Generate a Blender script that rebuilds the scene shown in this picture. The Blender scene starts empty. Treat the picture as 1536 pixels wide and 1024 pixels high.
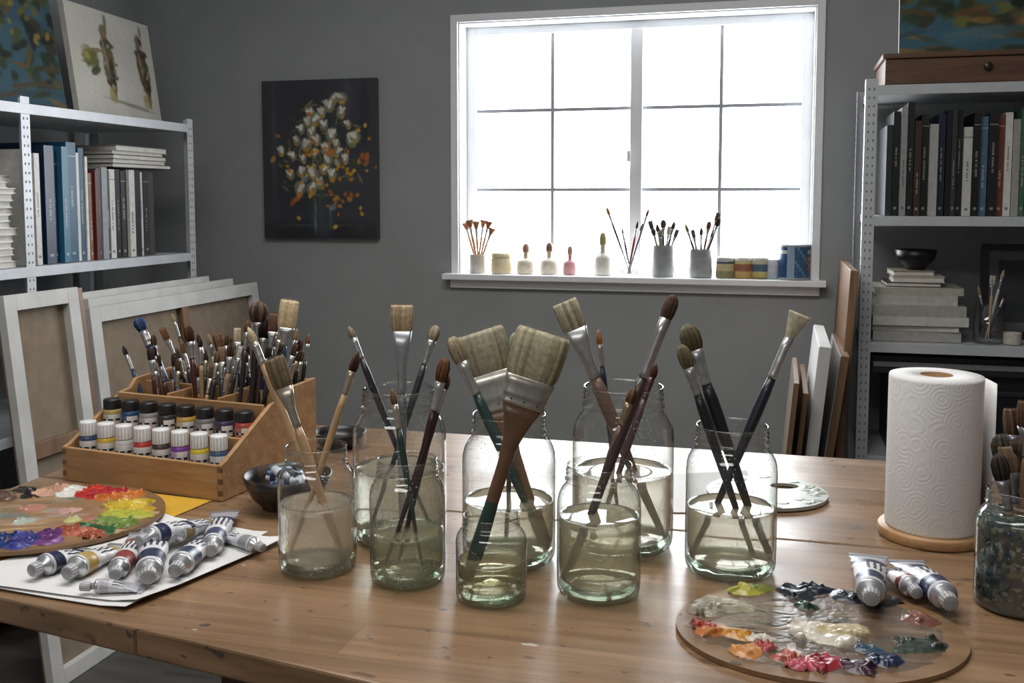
import bpy, math, random
import numpy as np
from mathutils import Vector, Matrix, Euler
random.seed(11); RNG=np.random.RandomState(5)
sc=bpy.context.scene
sc.view_settings.view_transform='Standard'
COL=sc.collection
F=1500.0; PPY=425.0; TZ=0.75
C=Vector((0,0,TZ+0.458)); PIT=math.atan(125/1500); YAW=math.radians(15)
R=Euler((math.pi/2-PIT,0,YAW)).to_matrix(); RI=R.transposed()
def ray(px,py): return R@Vector(((px-768)/F,(PPY-py)/F,-1))
def onz(px,py,z=TZ):
    d=ray(px,py); return C+d*((z-C.z)/d.z)
def onx(px,py,X):
    d=ray(px,py); return C+d*((X-C.x)/d.x)
def ony(px,py,Y):
    d=ray(px,py); return C+d*((Y-C.y)/d.y)
def ond(px,py,D): return C+ray(px,py)*D
def proj(p):
    q=RI@(Vector(p)-C); D=-q.z; return q.x/D*F+768, PPY-q.y/D*F, D
def zat(x,y,py):
    a,b=-1.0,4.0
    for _ in range(50):
        m=(a+b)/2
        if proj((x,y,m))[1]>py: a=m
        else: b=m
    return (a+b)/2
FW=Vector((-math.sin(YAW),math.cos(YAW),0)); RT=Vector((math.cos(YAW),math.sin(YAW),0))

def lin(c):
    r=[]
    for v in c[:3]:
        v=max(0,min(255,v))/255.0
        r.append(v/12.92 if v<=0.04045 else ((v+0.055)/1.055)**2.4)
    return (r[0],r[1],r[2],1.0)
def jit(c,a): 
    k=random.uniform(-a,a); return tuple(max(0,min(255,v+k)) for v in c)

# ---------------- materials
def nn(nt,t,**kw):
    n=nt.nodes.new(t)
    for k,v in kw.items(): setattr(n,k,v)
    return n
def newmat(name):
    m=bpy.data.materials.new(name); m.use_nodes=True
    nt=m.node_tree; b=nt.nodes['Principled BSDF']; return m,nt,b
def mat(name,col=None,rough=0.5,metal=0.0,nscale=30,namt=0.15,bump=0.0,bscale=80,coat=0,spec=0.5,stretch=(1,1,1)):
    m,nt,b=newmat(name); L=nt.links
    tc=nn(nt,'ShaderNodeTexCoord'); mp=nn(nt,'ShaderNodeMapping'); mp.inputs['Scale'].default_value=stretch
    L.new(tc.outputs['Object'],mp.inputs['Vector'])
    no=nn(nt,'ShaderNodeTexNoise'); no.inputs['Scale'].default_value=nscale; no.inputs['Detail'].default_value=4
    L.new(mp.outputs[0],no.inputs['Vector'])
    mr=nn(nt,'ShaderNodeMapRange'); mr.inputs[1].default_value=0.3; mr.inputs[2].default_value=0.7
    mr.inputs[3].default_value=1-namt; mr.inputs[4].default_value=1+namt*0.6
    L.new(no.outputs['Fac'],mr.inputs[0])
    mx=nn(nt,'ShaderNodeVectorMath',operation='SCALE'); L.new(mr.outputs[0],mx.inputs['Scale'])
    if col is None:
        a=nn(nt,'ShaderNodeVertexColor',layer_name='Col'); L.new(a.outputs['Color'],mx.inputs[0])
    else: mx.inputs[0].default_value=lin(col)[:3]
    L.new(mx.outputs[0],b.inputs['Base Color'])
    b.inputs['Roughness'].default_value=rough; b.inputs['Metallic'].default_value=metal
    b.inputs['Specular IOR Level'].default_value=spec
    b.inputs['Coat Weight'].default_value=coat
    if bump>0:
        n2=nn(nt,'ShaderNodeTexNoise'); n2.inputs['Scale'].default_value=bscale; n2.inputs['Detail'].default_value=3
        L.new(mp.outputs[0],n2.inputs['Vector'])
        bp=nn(nt,'ShaderNodeBump'); bp.inputs['Strength'].default_value=bump; bp.inputs['Distance'].default_value=0.002
        L.new(n2.outputs['Fac'],bp.inputs['Height']); L.new(bp.outputs[0],b.inputs['Normal'])
    return m
M_MATTE=mat('matte_coloured',None,0.7,0,40,0.12)
M_SATIN=mat('satin_coloured',None,0.35,0,60,0.12)
M_GLOSS=mat('gloss_paint',None,0.3,0,90,0.15,bump=0.3,bscale=150,spec=0.4)
M_METAL=mat('brushed_metal',None,0.32,0.75,120,0.15)
M_BRIST=mat('bristle',None,0.85,0,200,0.25,spec=0.2)
M_ART=mat('oil_paint_on_canvas',None,0.6,0,200,0.12,bump=0.5,bscale=260,spec=0.3)
M_FRAME=mat('stretcher_wood_white',(196,194,190),0.6,0,12,0.12)
M_RAW=mat('raw_canvas',(132,116,98),0.9,0,25,0.15,bump=0.5,bscale=500)
M_SHELF=mat('painted_steel',(194,197,201),0.4,0.1,15,0.08)
M_WALL=mat('wall_paint_grey',(157,159,160),0.8,0,6,0.05,bump=0.15,bscale=250,spec=0.2)
M_CEIL=mat('ceiling_paint',(200,200,198),0.9,0,6,0.04)
M_TRIM=mat('white_trim_paint',(240,241,243),0.4,0,10,0.03)
M_MUNT=mat('muntin_grey',(165,168,174),0.4,0,10,0.03)
M_PAPER=mat('paper_white',(226,225,224),0.8,0,12,0.05,bump=0.3,bscale=25)
M_YPAPER=mat('paper_yellow',(214,166,48),0.75,0,12,0.08)
M_CARD=mat('cardboard',(150,115,80),0.9)

def wood(name,c1,c2,rough=0.4,sx=2,sy=30,sz=30,coat=0.0,planks=None,specks=False,spec=0.5):
    m,nt,b=newmat(name); L=nt.links
    tc=nn(nt,'ShaderNodeTexCoord'); mp=nn(nt,'ShaderNodeMapping'); mp.inputs['Scale'].default_value=(sx,sy,sz)
    L.new(tc.outputs['Object'],mp.inputs['Vector'])
    vec=mp.outputs[0]
    if planks:
        br=nn(nt,'ShaderNodeTexBrick'); br.inputs['Scale'].default_value=1.0
        br.inputs['Brick Width'].default_value=planks[0]; br.inputs['Row Height'].default_value=planks[1]
        br.inputs['Mortar Size'].default_value=0.0005; br.inputs['Mortar Smooth'].default_value=0.3; br.inputs['Bias'].default_value=0
        br.inputs['Color1'].default_value=(0.0,0.0,0.0,1); br.inputs['Color2'].default_value=(1,1,1,1); br.inputs['Mortar'].default_value=(0.3,0.3,0.3,1)
        L.new(tc.outputs['Object'],br.inputs['Vector'])
        ad=nn(nt,'ShaderNodeVectorMath',operation='MULTIPLY_ADD')
        L.new(br.outputs['Color'],ad.inputs[0]); ad.inputs[1].default_value=(7,9,5); L.new(mp.outputs[0],ad.inputs[2]); vec=ad.outputs[0]
    no=nn(nt,'ShaderNodeTexNoise'); no.inputs['Scale'].default_value=1.0; no.inputs['Detail'].default_value=8; no.inputs['Roughness'].default_value=0.62; no.inputs['Distortion'].default_value=0.6
    L.new(vec,no.inputs['Vector'])
    cr=nn(nt,'ShaderNodeValToRGB'); cr.color_ramp.elements[0].position=0.32; cr.color_ramp.elements[1].position=0.7
    cr.color_ramp.elements[0].color=lin(c2); cr.color_ramp.elements[1].color=lin(c1)
    L.new(no.outputs['Fac'],cr.inputs[0]); out=cr.outputs[0]
    if planks:
        mr=nn(nt,'ShaderNodeMapRange'); mr.inputs[3].default_value=0.86; mr.inputs[4].default_value=1.1
        L.new(br.outputs['Color'],mr.inputs[0])
        sc_=nn(nt,'ShaderNodeVectorMath',operation='SCALE'); L.new(out,sc_.inputs[0]); L.new(mr.outputs[0],sc_.inputs['Scale']); out=sc_.outputs[0]
        mo=nn(nt,'ShaderNodeMix',data_type='RGBA'); mo.inputs[7].default_value=lin((60,42,28))
        mf=nn(nt,'ShaderNodeMath',operation='MULTIPLY'); mf.inputs[1].default_value=0.45; L.new(br.outputs['Fac'],mf.inputs[0])
        L.new(mf.outputs[0],mo.inputs[0]); L.new(out,mo.inputs[6]); out=mo.outputs[2]
    if specks:
        for scl,th,colr in ((55,0.68,(60,55,55)),(38,0.725,(205,200,190)),(20,0.70,(78,66,52)),(90,0.70,(70,56,44))):
            n3=nn(nt,'ShaderNodeTexNoise'); n3.inputs['Scale'].default_value=scl; n3.inputs['Detail'].default_value=2
            m3=nn(nt,'ShaderNodeMapping'); m3.inputs['Location'].default_value=(scl,scl*2,0); m3.inputs['Scale'].default_value=(0.6,1,1)
            L.new(tc.outputs['Object'],m3.inputs['Vector']); L.new(m3.outputs[0],n3.inputs['Vector'])
            r3=nn(nt,'ShaderNodeMapRange'); r3.inputs[1].default_value=th; r3.inputs[2].default_value=th+0.03; r3.inputs[4].default_value=0.7
            L.new(n3.outputs['Fac'],r3.inputs[0])
            x3=nn(nt,'ShaderNodeMix',data_type='RGBA'); x3.inputs[7].default_value=lin(colr)
            L.new(r3.outputs[0],x3.inputs[0]); L.new(out,x3.inputs[6]); out=x3.outputs[2]
        nr=nn(nt,'ShaderNodeTexNoise'); nr.inputs['Scale'].default_value=7; nr.inputs['Detail'].default_value=6; L.new(tc.outputs['Object'],nr.inputs['Vector'])
        rr=nn(nt,'ShaderNodeMapRange'); rr.inputs[1].default_value=0.3; rr.inputs[2].default_value=0.7; rr.inputs[3].default_value=rough-0.08; rr.inputs[4].default_value=rough+0.12
        L.new(nr.outputs['Fac'],rr.inputs[0]); L.new(rr.outputs[0],b.inputs['Roughness'])
    else: b.inputs['Roughness'].default_value=rough
    L.new(out,b.inputs['Base Color']); b.inputs['Coat Weight'].default_value=coat; b.inputs['Specular IOR Level'].default_value=spec
    bp=nn(nt,'ShaderNodeBump'); bp.inputs['Strength'].default_value=0.12; bp.inputs['Distance'].default_value=0.001
    L.new(no.outputs['Fac'],bp.inputs['Height']); L.new(bp.outputs[0],b.inputs['Normal'])
    return m
M_TABLE=wood('table_butcher_block',(156,124,94),(112,86,62),0.31,2.2,38,38,planks=(0.85,0.075),specks=True)
M_EDGE=wood('table_edge_wood',(100,76,55),(68,50,36),0.5,2.2,38,38)
M_ORG=wood('organizer_pine',(190,150,106),(156,116,76),0.5,4,60,60)
M_PALW=wood('palette_wood',(142,110,78),(110,82,56),0.4,5,40,40)
M_BROWN=wood('brown_wood',(112,80,56),(76,52,36),0.5,4,40,40)
M_BROWNV=wood('brown_wood_upright',(142,108,78),(100,74,52),0.5,30,30,3)
M_FLOOR=wood('floor_boards',(84,80,76),(56,53,50),0.5,1.5,14,14,planks=(1.4,0.16))

def schlick(nt,L,normal,f0,gain=1.0):
    lw=nn(nt,'ShaderNodeLayerWeight'); lw.inputs['Blend'].default_value=0.5
    if normal is not None: L.new(normal,lw.inputs['Normal'])
    p=nn(nt,'ShaderNodeMath',operation='POWER'); p.inputs[1].default_value=4.0; L.new(lw.outputs['Facing'],p.inputs[0])
    m=nn(nt,'ShaderNodeMath',operation='MULTIPLY_ADD'); m.inputs[1].default_value=gain*(1-f0); m.inputs[2].default_value=f0; m.use_clamp=True
    L.new(p.outputs[0],m.inputs[0]); return lw.outputs['Facing'],m.outputs[0]
def glassmat(name,tint=(0.97,0.98,0.97),edge=(0.12,0.15,0.13),dirt=0.03,drops=True,f0=.085,gain=1.0,bs=.45):
    m=bpy.data.materials.new(name); m.use_nodes=True; nt=m.node_tree; nt.nodes.clear(); L=nt.links
    o=nn(nt,'ShaderNodeOutputMaterial'); tr=nn(nt,'ShaderNodeBsdfTransparent'); gl=nn(nt,'ShaderNodeBsdfGlossy'); gl.inputs['Roughness'].default_value=0.03
    tc=nn(nt,'ShaderNodeTexCoord')
    nb=nn(nt,'ShaderNodeTexNoise'); nb.inputs['Scale'].default_value=26; nb.inputs['Detail'].default_value=1; L.new(tc.outputs['Object'],nb.inputs['Vector'])
    bp=nn(nt,'ShaderNodeBump'); bp.inputs['Strength'].default_value=bs; bp.inputs['Distance'].default_value=0.003; L.new(nb.outputs['Fac'],bp.inputs['Height'])
    L.new(bp.outputs[0],gl.inputs['Normal'])
    fac_,fres=schlick(nt,L,bp.outputs[0],f0,gain)
    pw=nn(nt,'ShaderNodeMath',operation='POWER'); pw.inputs[1].default_value=2.8; L.new(fac_,pw.inputs[0])
    mc=nn(nt,'ShaderNodeMix',data_type='RGBA'); mc.inputs[6].default_value=(*tint,1); mc.inputs[7].default_value=(*edge,1)
    L.new(pw.outputs[0],mc.inputs[0]); L.new(mc.outputs[2],tr.inputs['Color'])
    mx=nn(nt,'ShaderNodeMixShader'); L.new(fres,mx.inputs[0]); L.new(tr.outputs[0],mx.inputs[1]); L.new(gl.outputs[0],mx.inputs[2])
    df=nn(nt,'ShaderNodeBsdfDiffuse'); df.inputs['Color'].default_value=(0.8,0.82,0.8,1)
    nd=nn(nt,'ShaderNodeTexNoise'); nd.inputs['Scale'].default_value=14; nd.inputs['Detail'].default_value=8; L.new(tc.outputs['Object'],nd.inputs['Vector'])
    r1=nn(nt,'ShaderNodeMapRange'); r1.inputs[1].default_value=0.42; r1.inputs[2].default_value=0.75; r1.inputs[4].default_value=dirt*2; L.new(nd.outputs['Fac'],r1.inputs[0])
    fac=r1.outputs[0]
    if drops:
        vo=nn(nt,'ShaderNodeTexVoronoi'); vo.inputs['Scale'].default_value=230; L.new(tc.outputs['Object'],vo.inputs['Vector'])
        lt=nn(nt,'ShaderNodeMath',operation='LESS_THAN'); lt.inputs[1].default_value=0.19; L.new(vo.outputs['Distance'],lt.inputs[0])
        n4=nn(nt,'ShaderNodeTexNoise'); n4.inputs['Scale'].default_value=25; L.new(tc.outputs['Object'],n4.inputs['Vector'])
        g4=nn(nt,'ShaderNodeMath',operation='GREATER_THAN'); g4.inputs[1].default_value=0.53; L.new(n4.outputs['Fac'],g4.inputs[0])
        ml=nn(nt,'ShaderNodeMath',operation='MULTIPLY'); L.new(lt.outputs[0],ml.inputs[0]); L.new(g4.outputs[0],ml.inputs[1])
        m2=nn(nt,'ShaderNodeMath',operation='MULTIPLY_ADD'); m2.inputs[1].default_value=0.4; L.new(ml.outputs[0],m2.inputs[0]); L.new(fac,m2.inputs[2]); fac=m2.outputs[0]
    mx2=nn(nt,'ShaderNodeMixShader'); L.new(fac,mx2.inputs[0]); L.new(mx.outputs[0],mx2.inputs[1]); L.new(df.outputs[0],mx2.inputs[2])
    L.new(mx2.outputs[0],o.inputs[0]); return m
M_GLASS=glassmat('jar_glass')
M_GBASE=glassmat('jar_base_glass',(0.82,0.90,0.82),(0.4,0.5,0.42),0.03,False)
M_PANE=glassmat('window_glass',(0.97,0.98,0.98),(0.8,0.85,0.85),0.0,False,.04,1,.05)
def watermat(name,c,murk):
    m=bpy.data.materials.new(name); m.use_nodes=True; nt=m.node_tree; nt.nodes.clear(); L=nt.links
    o=nn(nt,'ShaderNodeOutputMaterial'); tr=nn(nt,'ShaderNodeBsdfRefraction'); tr.inputs['IOR'].default_value=1.10; tr.inputs['Roughness'].default_value=0.02
    k=lin(c); mxv=max(k[:3]); tr.inputs['Color'].default_value=tuple(0.70+0.29*v/mxv for v in k[:3])+(1,)
    df=nn(nt,'ShaderNodeBsdfDiffuse'); tl=nn(nt,'ShaderNodeBsdfTranslucent'); df.inputs['Color'].default_value=k; tl.inputs['Color'].default_value=k
    ms=nn(nt,'ShaderNodeMixShader'); ms.inputs[0].default_value=0.45; L.new(df.outputs[0],ms.inputs[1]); L.new(tl.outputs[0],ms.inputs[2])
    tc=nn(nt,'ShaderNodeTexCoord'); no=nn(nt,'ShaderNodeTexNoise'); no.inputs['Scale'].default_value=18; no.inputs['Detail'].default_value=4; L.new(tc.outputs['Object'],no.inputs['Vector'])
    mr=nn(nt,'ShaderNodeMapRange'); mr.inputs[1].default_value=0.3; mr.inputs[2].default_value=0.7; mr.inputs[3].default_value=murk-0.04; mr.inputs[4].default_value=murk+0.04
    L.new(no.outputs['Fac'],mr.inputs[0])
    mx=nn(nt,'ShaderNodeMixShader'); L.new(mr.outputs[0],mx.inputs[0]); L.new(tr.outputs[0],mx.inputs[1]); L.new(ms.outputs[0],mx.inputs[2])
    gl=nn(nt,'ShaderNodeBsdfGlossy'); gl.inputs['Roughness'].default_value=0.04
    f_,fres=schlick(nt,L,None,.03,.9)
    mx3=nn(nt,'ShaderNodeMixShader'); L.new(fres,mx3.inputs[0]); L.new(mx.outputs[0],mx3.inputs[1]); L.new(gl.outputs[0],mx3.inputs[2])
    L.new(mx3.outputs[0],o.inputs[0]); return m

# ---------------- mesh builder
class MB:
    def __init__(s): s.v=[];s.f=[];s.m=[];s.c=[];s.s=[];s.mats=[]
    def mi(s,m):
        if m not in s.mats: s.mats.append(m)
        return s.mats.index(m)
    def add(s,vs,fs,m,col=(200,200,200),smooth=False,T=None):
        o=len(s.v); i=s.mi(m)
        for p in vs:
            p=Vector(p); s.v.append(T@p if T is not None else p)
        for k,f in enumerate(fs):
            s.f.append([a+o for a in f]); s.m.append(i); s.s.append(smooth)
            s.c.append(lin(col[k] if isinstance(col,list) else col))
    def box(s,a,b,m,col=(200,200,200),T=None):
        x0,y0,z0=a;x1,y1,z1=b
        vs=[(x0,y0,z0),(x1,y0,z0),(x1,y1,z0),(x0,y1,z0),(x0,y0,z1),(x1,y0,z1),(x1,y1,z1),(x0,y1,z1)]
        s.add(vs,[(0,3,2,1),(4,5,6,7),(0,1,5,4),(1,2,6,5),(2,3,7,6),(3,0,4,7)],m,col,False,T)
    def loft(s,rings,m,col,cap0=True,cap1=True,smooth=True,T=None):
        n=len(rings[0]); vs=[p for r in rings for p in r]; fs=[];cs=[]
        for i in range(len(rings)-1):
            for j in range(n):
                k=(j+1)%n; fs.append((i*n+j,i*n+k,(i+1)*n+k,(i+1)*n+j)); cs.append(col(i,j) if callable(col) else col)
        if cap0: fs.append(tuple(reversed(range(n)))); cs.append(col(0,0) if callable(col) else col)
        if cap1: fs.append(tuple(range((len(rings)-1)*n,len(rings)*n))); cs.append(col(len(rings)-2,0) if callable(col) else col)
        s.add(vs,fs,m,cs,smooth,T)
    def lathe(s,prof,m,col,n=32,T=None,cap0=False,cap1=False,smooth=True):
        rings=[[Vector((max(r,1e-5)*math.cos(2*math.pi*j/n),max(r,1e-5)*math.sin(2*math.pi*j/n),z)) for j in range(n)] for r,z in prof]
        s.loft(rings,m,col,cap0,cap1,smooth,T)
    def obj(s,name,loc=(0,0,0),parent=None,bevel=0):
        loc=Vector(loc)
        me=bpy.data.meshes.new(name)
        me.from_pydata([tuple(p-loc) for p in s.v],[],s.f)
        for m in s.mats: me.materials.append(m)
        me.polygons.foreach_set('material_index',s.m); me.polygons.foreach_set('use_smooth',s.s)
        ca=me.color_attributes.new('Col','FLOAT_COLOR','CORNER')
        arr=[]
        for f,c in zip(s.f,s.c): arr.extend(c*len(f))
        ca.data.foreach_set('color',arr); me.update()
        ob=bpy.data.objects.new(name,me); COL.objects.link(ob)
        ob.location=loc
        if parent: ob.parent=parent; ob.matrix_parent_inverse=Matrix.Translation(-parent.location)
        if bevel>0:
            b=ob.modifiers.new('bevel','BEVEL'); b.width=bevel; b.segments=2; b.limit_method='ANGLE'; b.angle_limit=math.radians(50)
        return ob
def empty(name,loc):
    e=bpy.data.objects.new(name,None); COL.objects.link(e); e.location=loc; e.empty_display_size=0.05; return e
def T_(p): return Matrix.Translation(Vector(p))
def Rz(a): return Matrix.Rotation(a,4,'Z')
def Rx(a): return Matrix.Rotation(a,4,'X')
def Ry(a): return Matrix.Rotation(a,4,'Y')

# ---------------- brush
def add_brush(mb,end,tip,kind='round',w=0.006,th=None,hr=0.004,bl=0.03,fl=0.03,bcol=(190,175,145),fcol=(175,175,175),hcol=(150,105,70),side=None,endcol=None,beaver=False,n=16):
    end=Vector(end);tip=Vector(tip); ax=(tip-end); Lt=ax.length; ax.normalize()
    if side is None: side=RT
    sd=(side-ax*side.dot(ax)).normalized(); up=ax.cross(sd)
    if th is None: th=w*0.5 if kind in('flat','fan') else w
    def ring(s,a,b,nn_=n,ja=None,js=None):
        r=[]
        for j in range(nn_):
            t=2*math.pi*j/nn_; k=1 if ja is None else ja[j]; ss=s if js is None else s+js[j]
            if kind in('flat',) and b<a*0.8:
                cx=math.copysign(abs(math.cos(t))**0.5,math.cos(t)); cy=math.copysign(abs(math.sin(t))**0.6,math.sin(t))
            else: cx=math.cos(t);cy=math.sin(t)
            r.append(end+ax*ss+sd*(a*k*cx)+up*(b*k*cy))
        return r
    Lh=Lt-bl-fl
    if beaver:
        pr=[(0,.6,.6),(.01,1,.8),(.25,1.1,.85),(.45,.95,.85),(.66,.95,.9),(.80,1.25,1.0),(.88,1.75,1.05),(.94,w*.6/hr,1.1),(1,w*.78/hr,th*.85/hr)]
    else:
        pr=[(0,.3,.3),(.01,.42,.42),(.3,.6,.6),(.6,.85,.85),(.8,1,1),(.92,.95,.95),(1,.75,.75)]
    ecol=endcol or hcol
    mb.loft([ring(p[0]*Lh,p[1]*hr,p[2]*hr) for p in pr],M_SATIN,lambda i,j:(ecol if i<(3 if beaver else 2) else hcol))
    w0=(w*.82 if beaver else hr*.82); t0=(th*.9 if beaver else hr*.82)
    fr=[(0,w0,t0),(.08,w0*1.07,t0*1.07),(.14,w0,t0),(.3,w0*1.02,t0*1.02),(.36,w0*1.08,t0*1.08),(.42,w0*1.03,t0*1.03),(.75,(w0+w)/2*1.02,(t0+th)/2),(1,w*.95,th)]
    mb.loft([ring(Lh+p[0]*fl,p[1],p[2]) for p in fr],M_METAL,fcol)
    if beaver:   # nails on the ferrule
        for q in(-.5,0,.5):
            cpt=end+ax*(Lh+fl*.2)+sd*(w*q)-up*(th*.97)
            mb.loft([[cpt+sd*(.0012*math.cos(t))+ax*(.0012*math.sin(t))+up*dz for t in np.linspace(0,2*math.pi,9)[:-1]] for dz in(.001,-.0006)],M_METAL,(90,90,92))
    nb=56 if w>0.012 else (24 if w>0.004 else 14)
    ja=[random.uniform(.94,1.04) for _ in range(nb)]; cj=[random.uniform(-26,20) for _ in range(nb)]
    s0=Lh+fl
    if kind=='flat': pb=[(-.02,.9,.9),(.15,1.0,1.05),(.6,1.05,.95),(.9,1.04,.65),(1,.98,.45)]; jg=.04
    elif kind=='fan': pb=[(-.02,.9,.9),(.2,1.2,.9),(.6,1.8,.6),(.9,2.3,.4),(1,2.35,.3)]; jg=.08
    elif kind=='mop': pb=[(-.02,.9,.9),(.2,1.25,1.25),(.5,1.5,1.5),(.75,1.35,1.35),(.92,.8,.8),(1,.2,.2)]; jg=.03
    elif kind=='filbert': pb=[(-.02,.9,.9),(.25,1.12,1.1),(.6,1.15,1.0),(.85,.85,.6),(1,.35,.3)]; jg=.04
    else: pb=[(-.02,.9,.9),(.25,1.1,1.1),(.55,.95,.95),(.8,.55,.55),(1,.1,.1)]; jg=.01
    js=[random.uniform(-jg,0.0)*bl for _ in range(nb)]
    rings=[ring(s0+p[0]*bl,p[1]*w,p[2]*th,nb,ja,js if q==len(pb)-1 else None) for q,p in enumerate(pb)]
    def bc(i,j):
        k=cj[j]-(3-i)*7 if i<3 else cj[j]+6
        return tuple(max(0,min(255,v+k)) for v in bcol)
    mb.loft(rings,M_BRIST,bc,cap0=False)
    if kind in('flat','fan'):   # loose hairs
        ek=pb[-1]
        for _ in range(int(30+w*2200)):
            t=random.uniform(-1,1); q=random.uniform(-1,1)*.3
            a=end+ax*(s0+bl*.7)+sd*(w*pb[-2][1]*.95*t)+up*(th*q); b=end+ax*(s0+bl*random.uniform(.98,1.07))+sd*(w*ek[1]*t*1.03)+up*(th*q*.5)
            e=sd*0.0004
            mb.add([a-e,a+e,b+e*.4,b-e*.4],[(0,1,2,3)],M_BRIST,jit(bcol,30))
def brush_obj(name='paintbrush',parent=None,**k):
    mb=MB(); add_brush(mb,**k); return mb.obj(name,k['end'],parent)

# =================================================== ROOM
YB=3.6; XL=-2.51; XR=2.3; YF=-1.6; ZC=2.6
wl=ony(688,220,YB).x; wr=ony(1221,220,YB).x; wt=zat((wl+wr)/2,YB,22); wb=zat((wl+wr)/2,YB,414)
def slab(name,a,b,m,bev=0):
    mb=MB(); mb.box(a,b,m); c=[(a[i]+b[i])/2 for i in range(3)]; return mb.obj(name,c,bevel=bev)
mb=MB()
mb.box((XL-.15,YB,0),(wl,YB+.15,ZC),M_WALL); mb.box((wr,YB,0),(XR+.15,YB+.15,ZC),M_WALL)
mb.box((wl,YB,0),(wr,YB+.15,wb-.02),M_WALL); mb.box((wl,YB,wt),(wr,YB+.15,ZC),M_WALL)
mb.obj('wall_back')
slab('wall_left',(XL-.15,YF,0),(XL,YB,ZC),M_WALL)
slab('wall_right',(XR,YF,0),(XR+.15,YB,ZC),M_WALL)
slab('wall_front',(XL-.15,YF-.15,0),(XR+.15,YF,ZC),M_WALL)
slab('floor',(XL-.15,YF-.15,-.1),(XR+.15,YB+.15,0),M_FLOOR)
slab('ceiling',(XL-.15,YF-.15,ZC),(XR+.15,YB+.15,ZC+.1),M_CEIL)
slab('baseboard_back',(XL,YB-.015,0),(XR,YB,.11),M_TRIM,.003)
slab('baseboard_left',(XL,YF,0),(XL+.015,YB-.015,.11),M_TRIM,.003)
# window
mb=MB(); tw=.028
mb.box((wl-tw,YB-.012,wb-.02),(wl,YB+.0,wt+tw),M_TRIM); mb.box((wr,YB-.012,wb-.02),(wr+tw,YB+.0,wt+tw),M_TRIM); mb.box((wl,YB-.012,wt),(wr,YB,wt+tw),M_TRIM)
mb.box((wl,YB,wb),(wl+.006,YB+.15,wt),M_TRIM); mb.box((wr-.006,YB,wb),(wr,YB+.15,wt),M_TRIM); mb.box((wl,YB,wt-.006),(wr,YB+.15,wt),M_TRIM)
mb.obj('trim_1',(wl,YB,wt),bevel=.002)
mb=MB()
mb.box((wl-.05,YB-.06,wb-.022),(wr+.05,YB+.15,wb),M_TRIM); mb.box((wl-.03,YB-.02,wb-.055),(wr+.03,YB-.001,wb-.022),M_TRIM)
mb.obj('window_sill',(wl,YB,wb),bevel=.003)
mb=MB(); yw=YB+.085
il=wl+.006; ir=wr-.006; fwid=.035
mb.box((il,yw,wb),(il+fwid,yw+.05,wt-.006),M_TRIM); mb.box((ir-fwid,yw,wb),(ir,yw+.05,wt-.006),M_TRIM)
mb.box((il+fwid,yw,wb),(ir-fwid,yw+.05,wb+.025),M_TRIM); mb.box((il+fwid,yw,wt-.035),(ir-fwid,yw+.05,wt-.006),M_TRIM)
xm=ony(954,220,yw).x
mb.box((xm-.022,yw-.004,wb+.025),(xm+.022,yw+.05,wt-.035),M_TRIM)
mb.box((xm-.03,yw-.02,(wb+wt)/2-.05),(xm-.018,yw-.004,(wb+wt)/2-.01),M_TRIM)
zm1=zat(xm,yw,161); zm2=zat(xm,yw,284)
for z in(zm1,zm2): mb.box((il+fwid,yw+.018,z-.0065),(ir-fwid,yw+.034,z+.0065),M_MUNT)
for px in(827,1080):
    x=ony(px,220,yw).x; mb.box((x-.0065,yw+.017,wb+.025),(x+.0065,yw+.035,wt-.035),M_MUNT)
mb.add([(il,yw+.04,wb),(ir,yw+.04,wb),(ir,yw+.04,wt-.01),(il,yw+.04,wt-.01)],[(0,1,2,3)],M_PANE)
mb.obj('window_1',(xm,yw,(wb+wt)/2),bevel=.0015)

# =================================================== TABLE
ys=1.373; yb=1.845
A=onz(0,895); B=onz(545,1020); sl=(B.y-A.y)/(B.x-A.x)
def fy(x): return A.y+sl*(x-A.x)
xl=-1.18; xr=1.55
table=empty('work_table',(0,1.35,0))
def prism(mb,poly,z0,z1,m,col=(200,200,200)):
    n=len(poly); vs=[(p[0],p[1],z0) for p in poly]+[(p[0],p[1],z1) for p in poly]
    fs=[tuple(reversed(range(n))),tuple(range(n,2*n))]+[(i,(i+1)%n,(i+1)%n+n,i+n) for i in range(n)]
    mb.add(vs,fs,m,col)
mb=MB(); prism(mb,[(xl,fy(xl)),(xr,fy(xr)),(xr,ys-.001),(xl,ys-.001)],TZ-.032,TZ,M_TABLE); mb.obj('top_front_board',(0,1.35,TZ),table,.003)
mb=MB(); prism(mb,[(xl,ys+.001),(xr,ys+.001),(xr,yb),(xl,yb)],TZ-.032,TZ,M_TABLE); mb.obj('top_back_board',(0,1.35,TZ),table,.003)
mb=MB()
for x,y in((-.56,.98),(-.56,1.74),(1.35,.75),(1.35,1.74)): mb.box((x-.03,y-.03,0),(x+.03,y+.03,TZ-.033),M_EDGE)
for y in(1.06,1.72): mb.box((-.53,y-.012,TZ-.10),(1.32,y+.012,TZ-.033),M_EDGE)
mb.obj('legs',(0,1.35,.4),table,.003)

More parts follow.
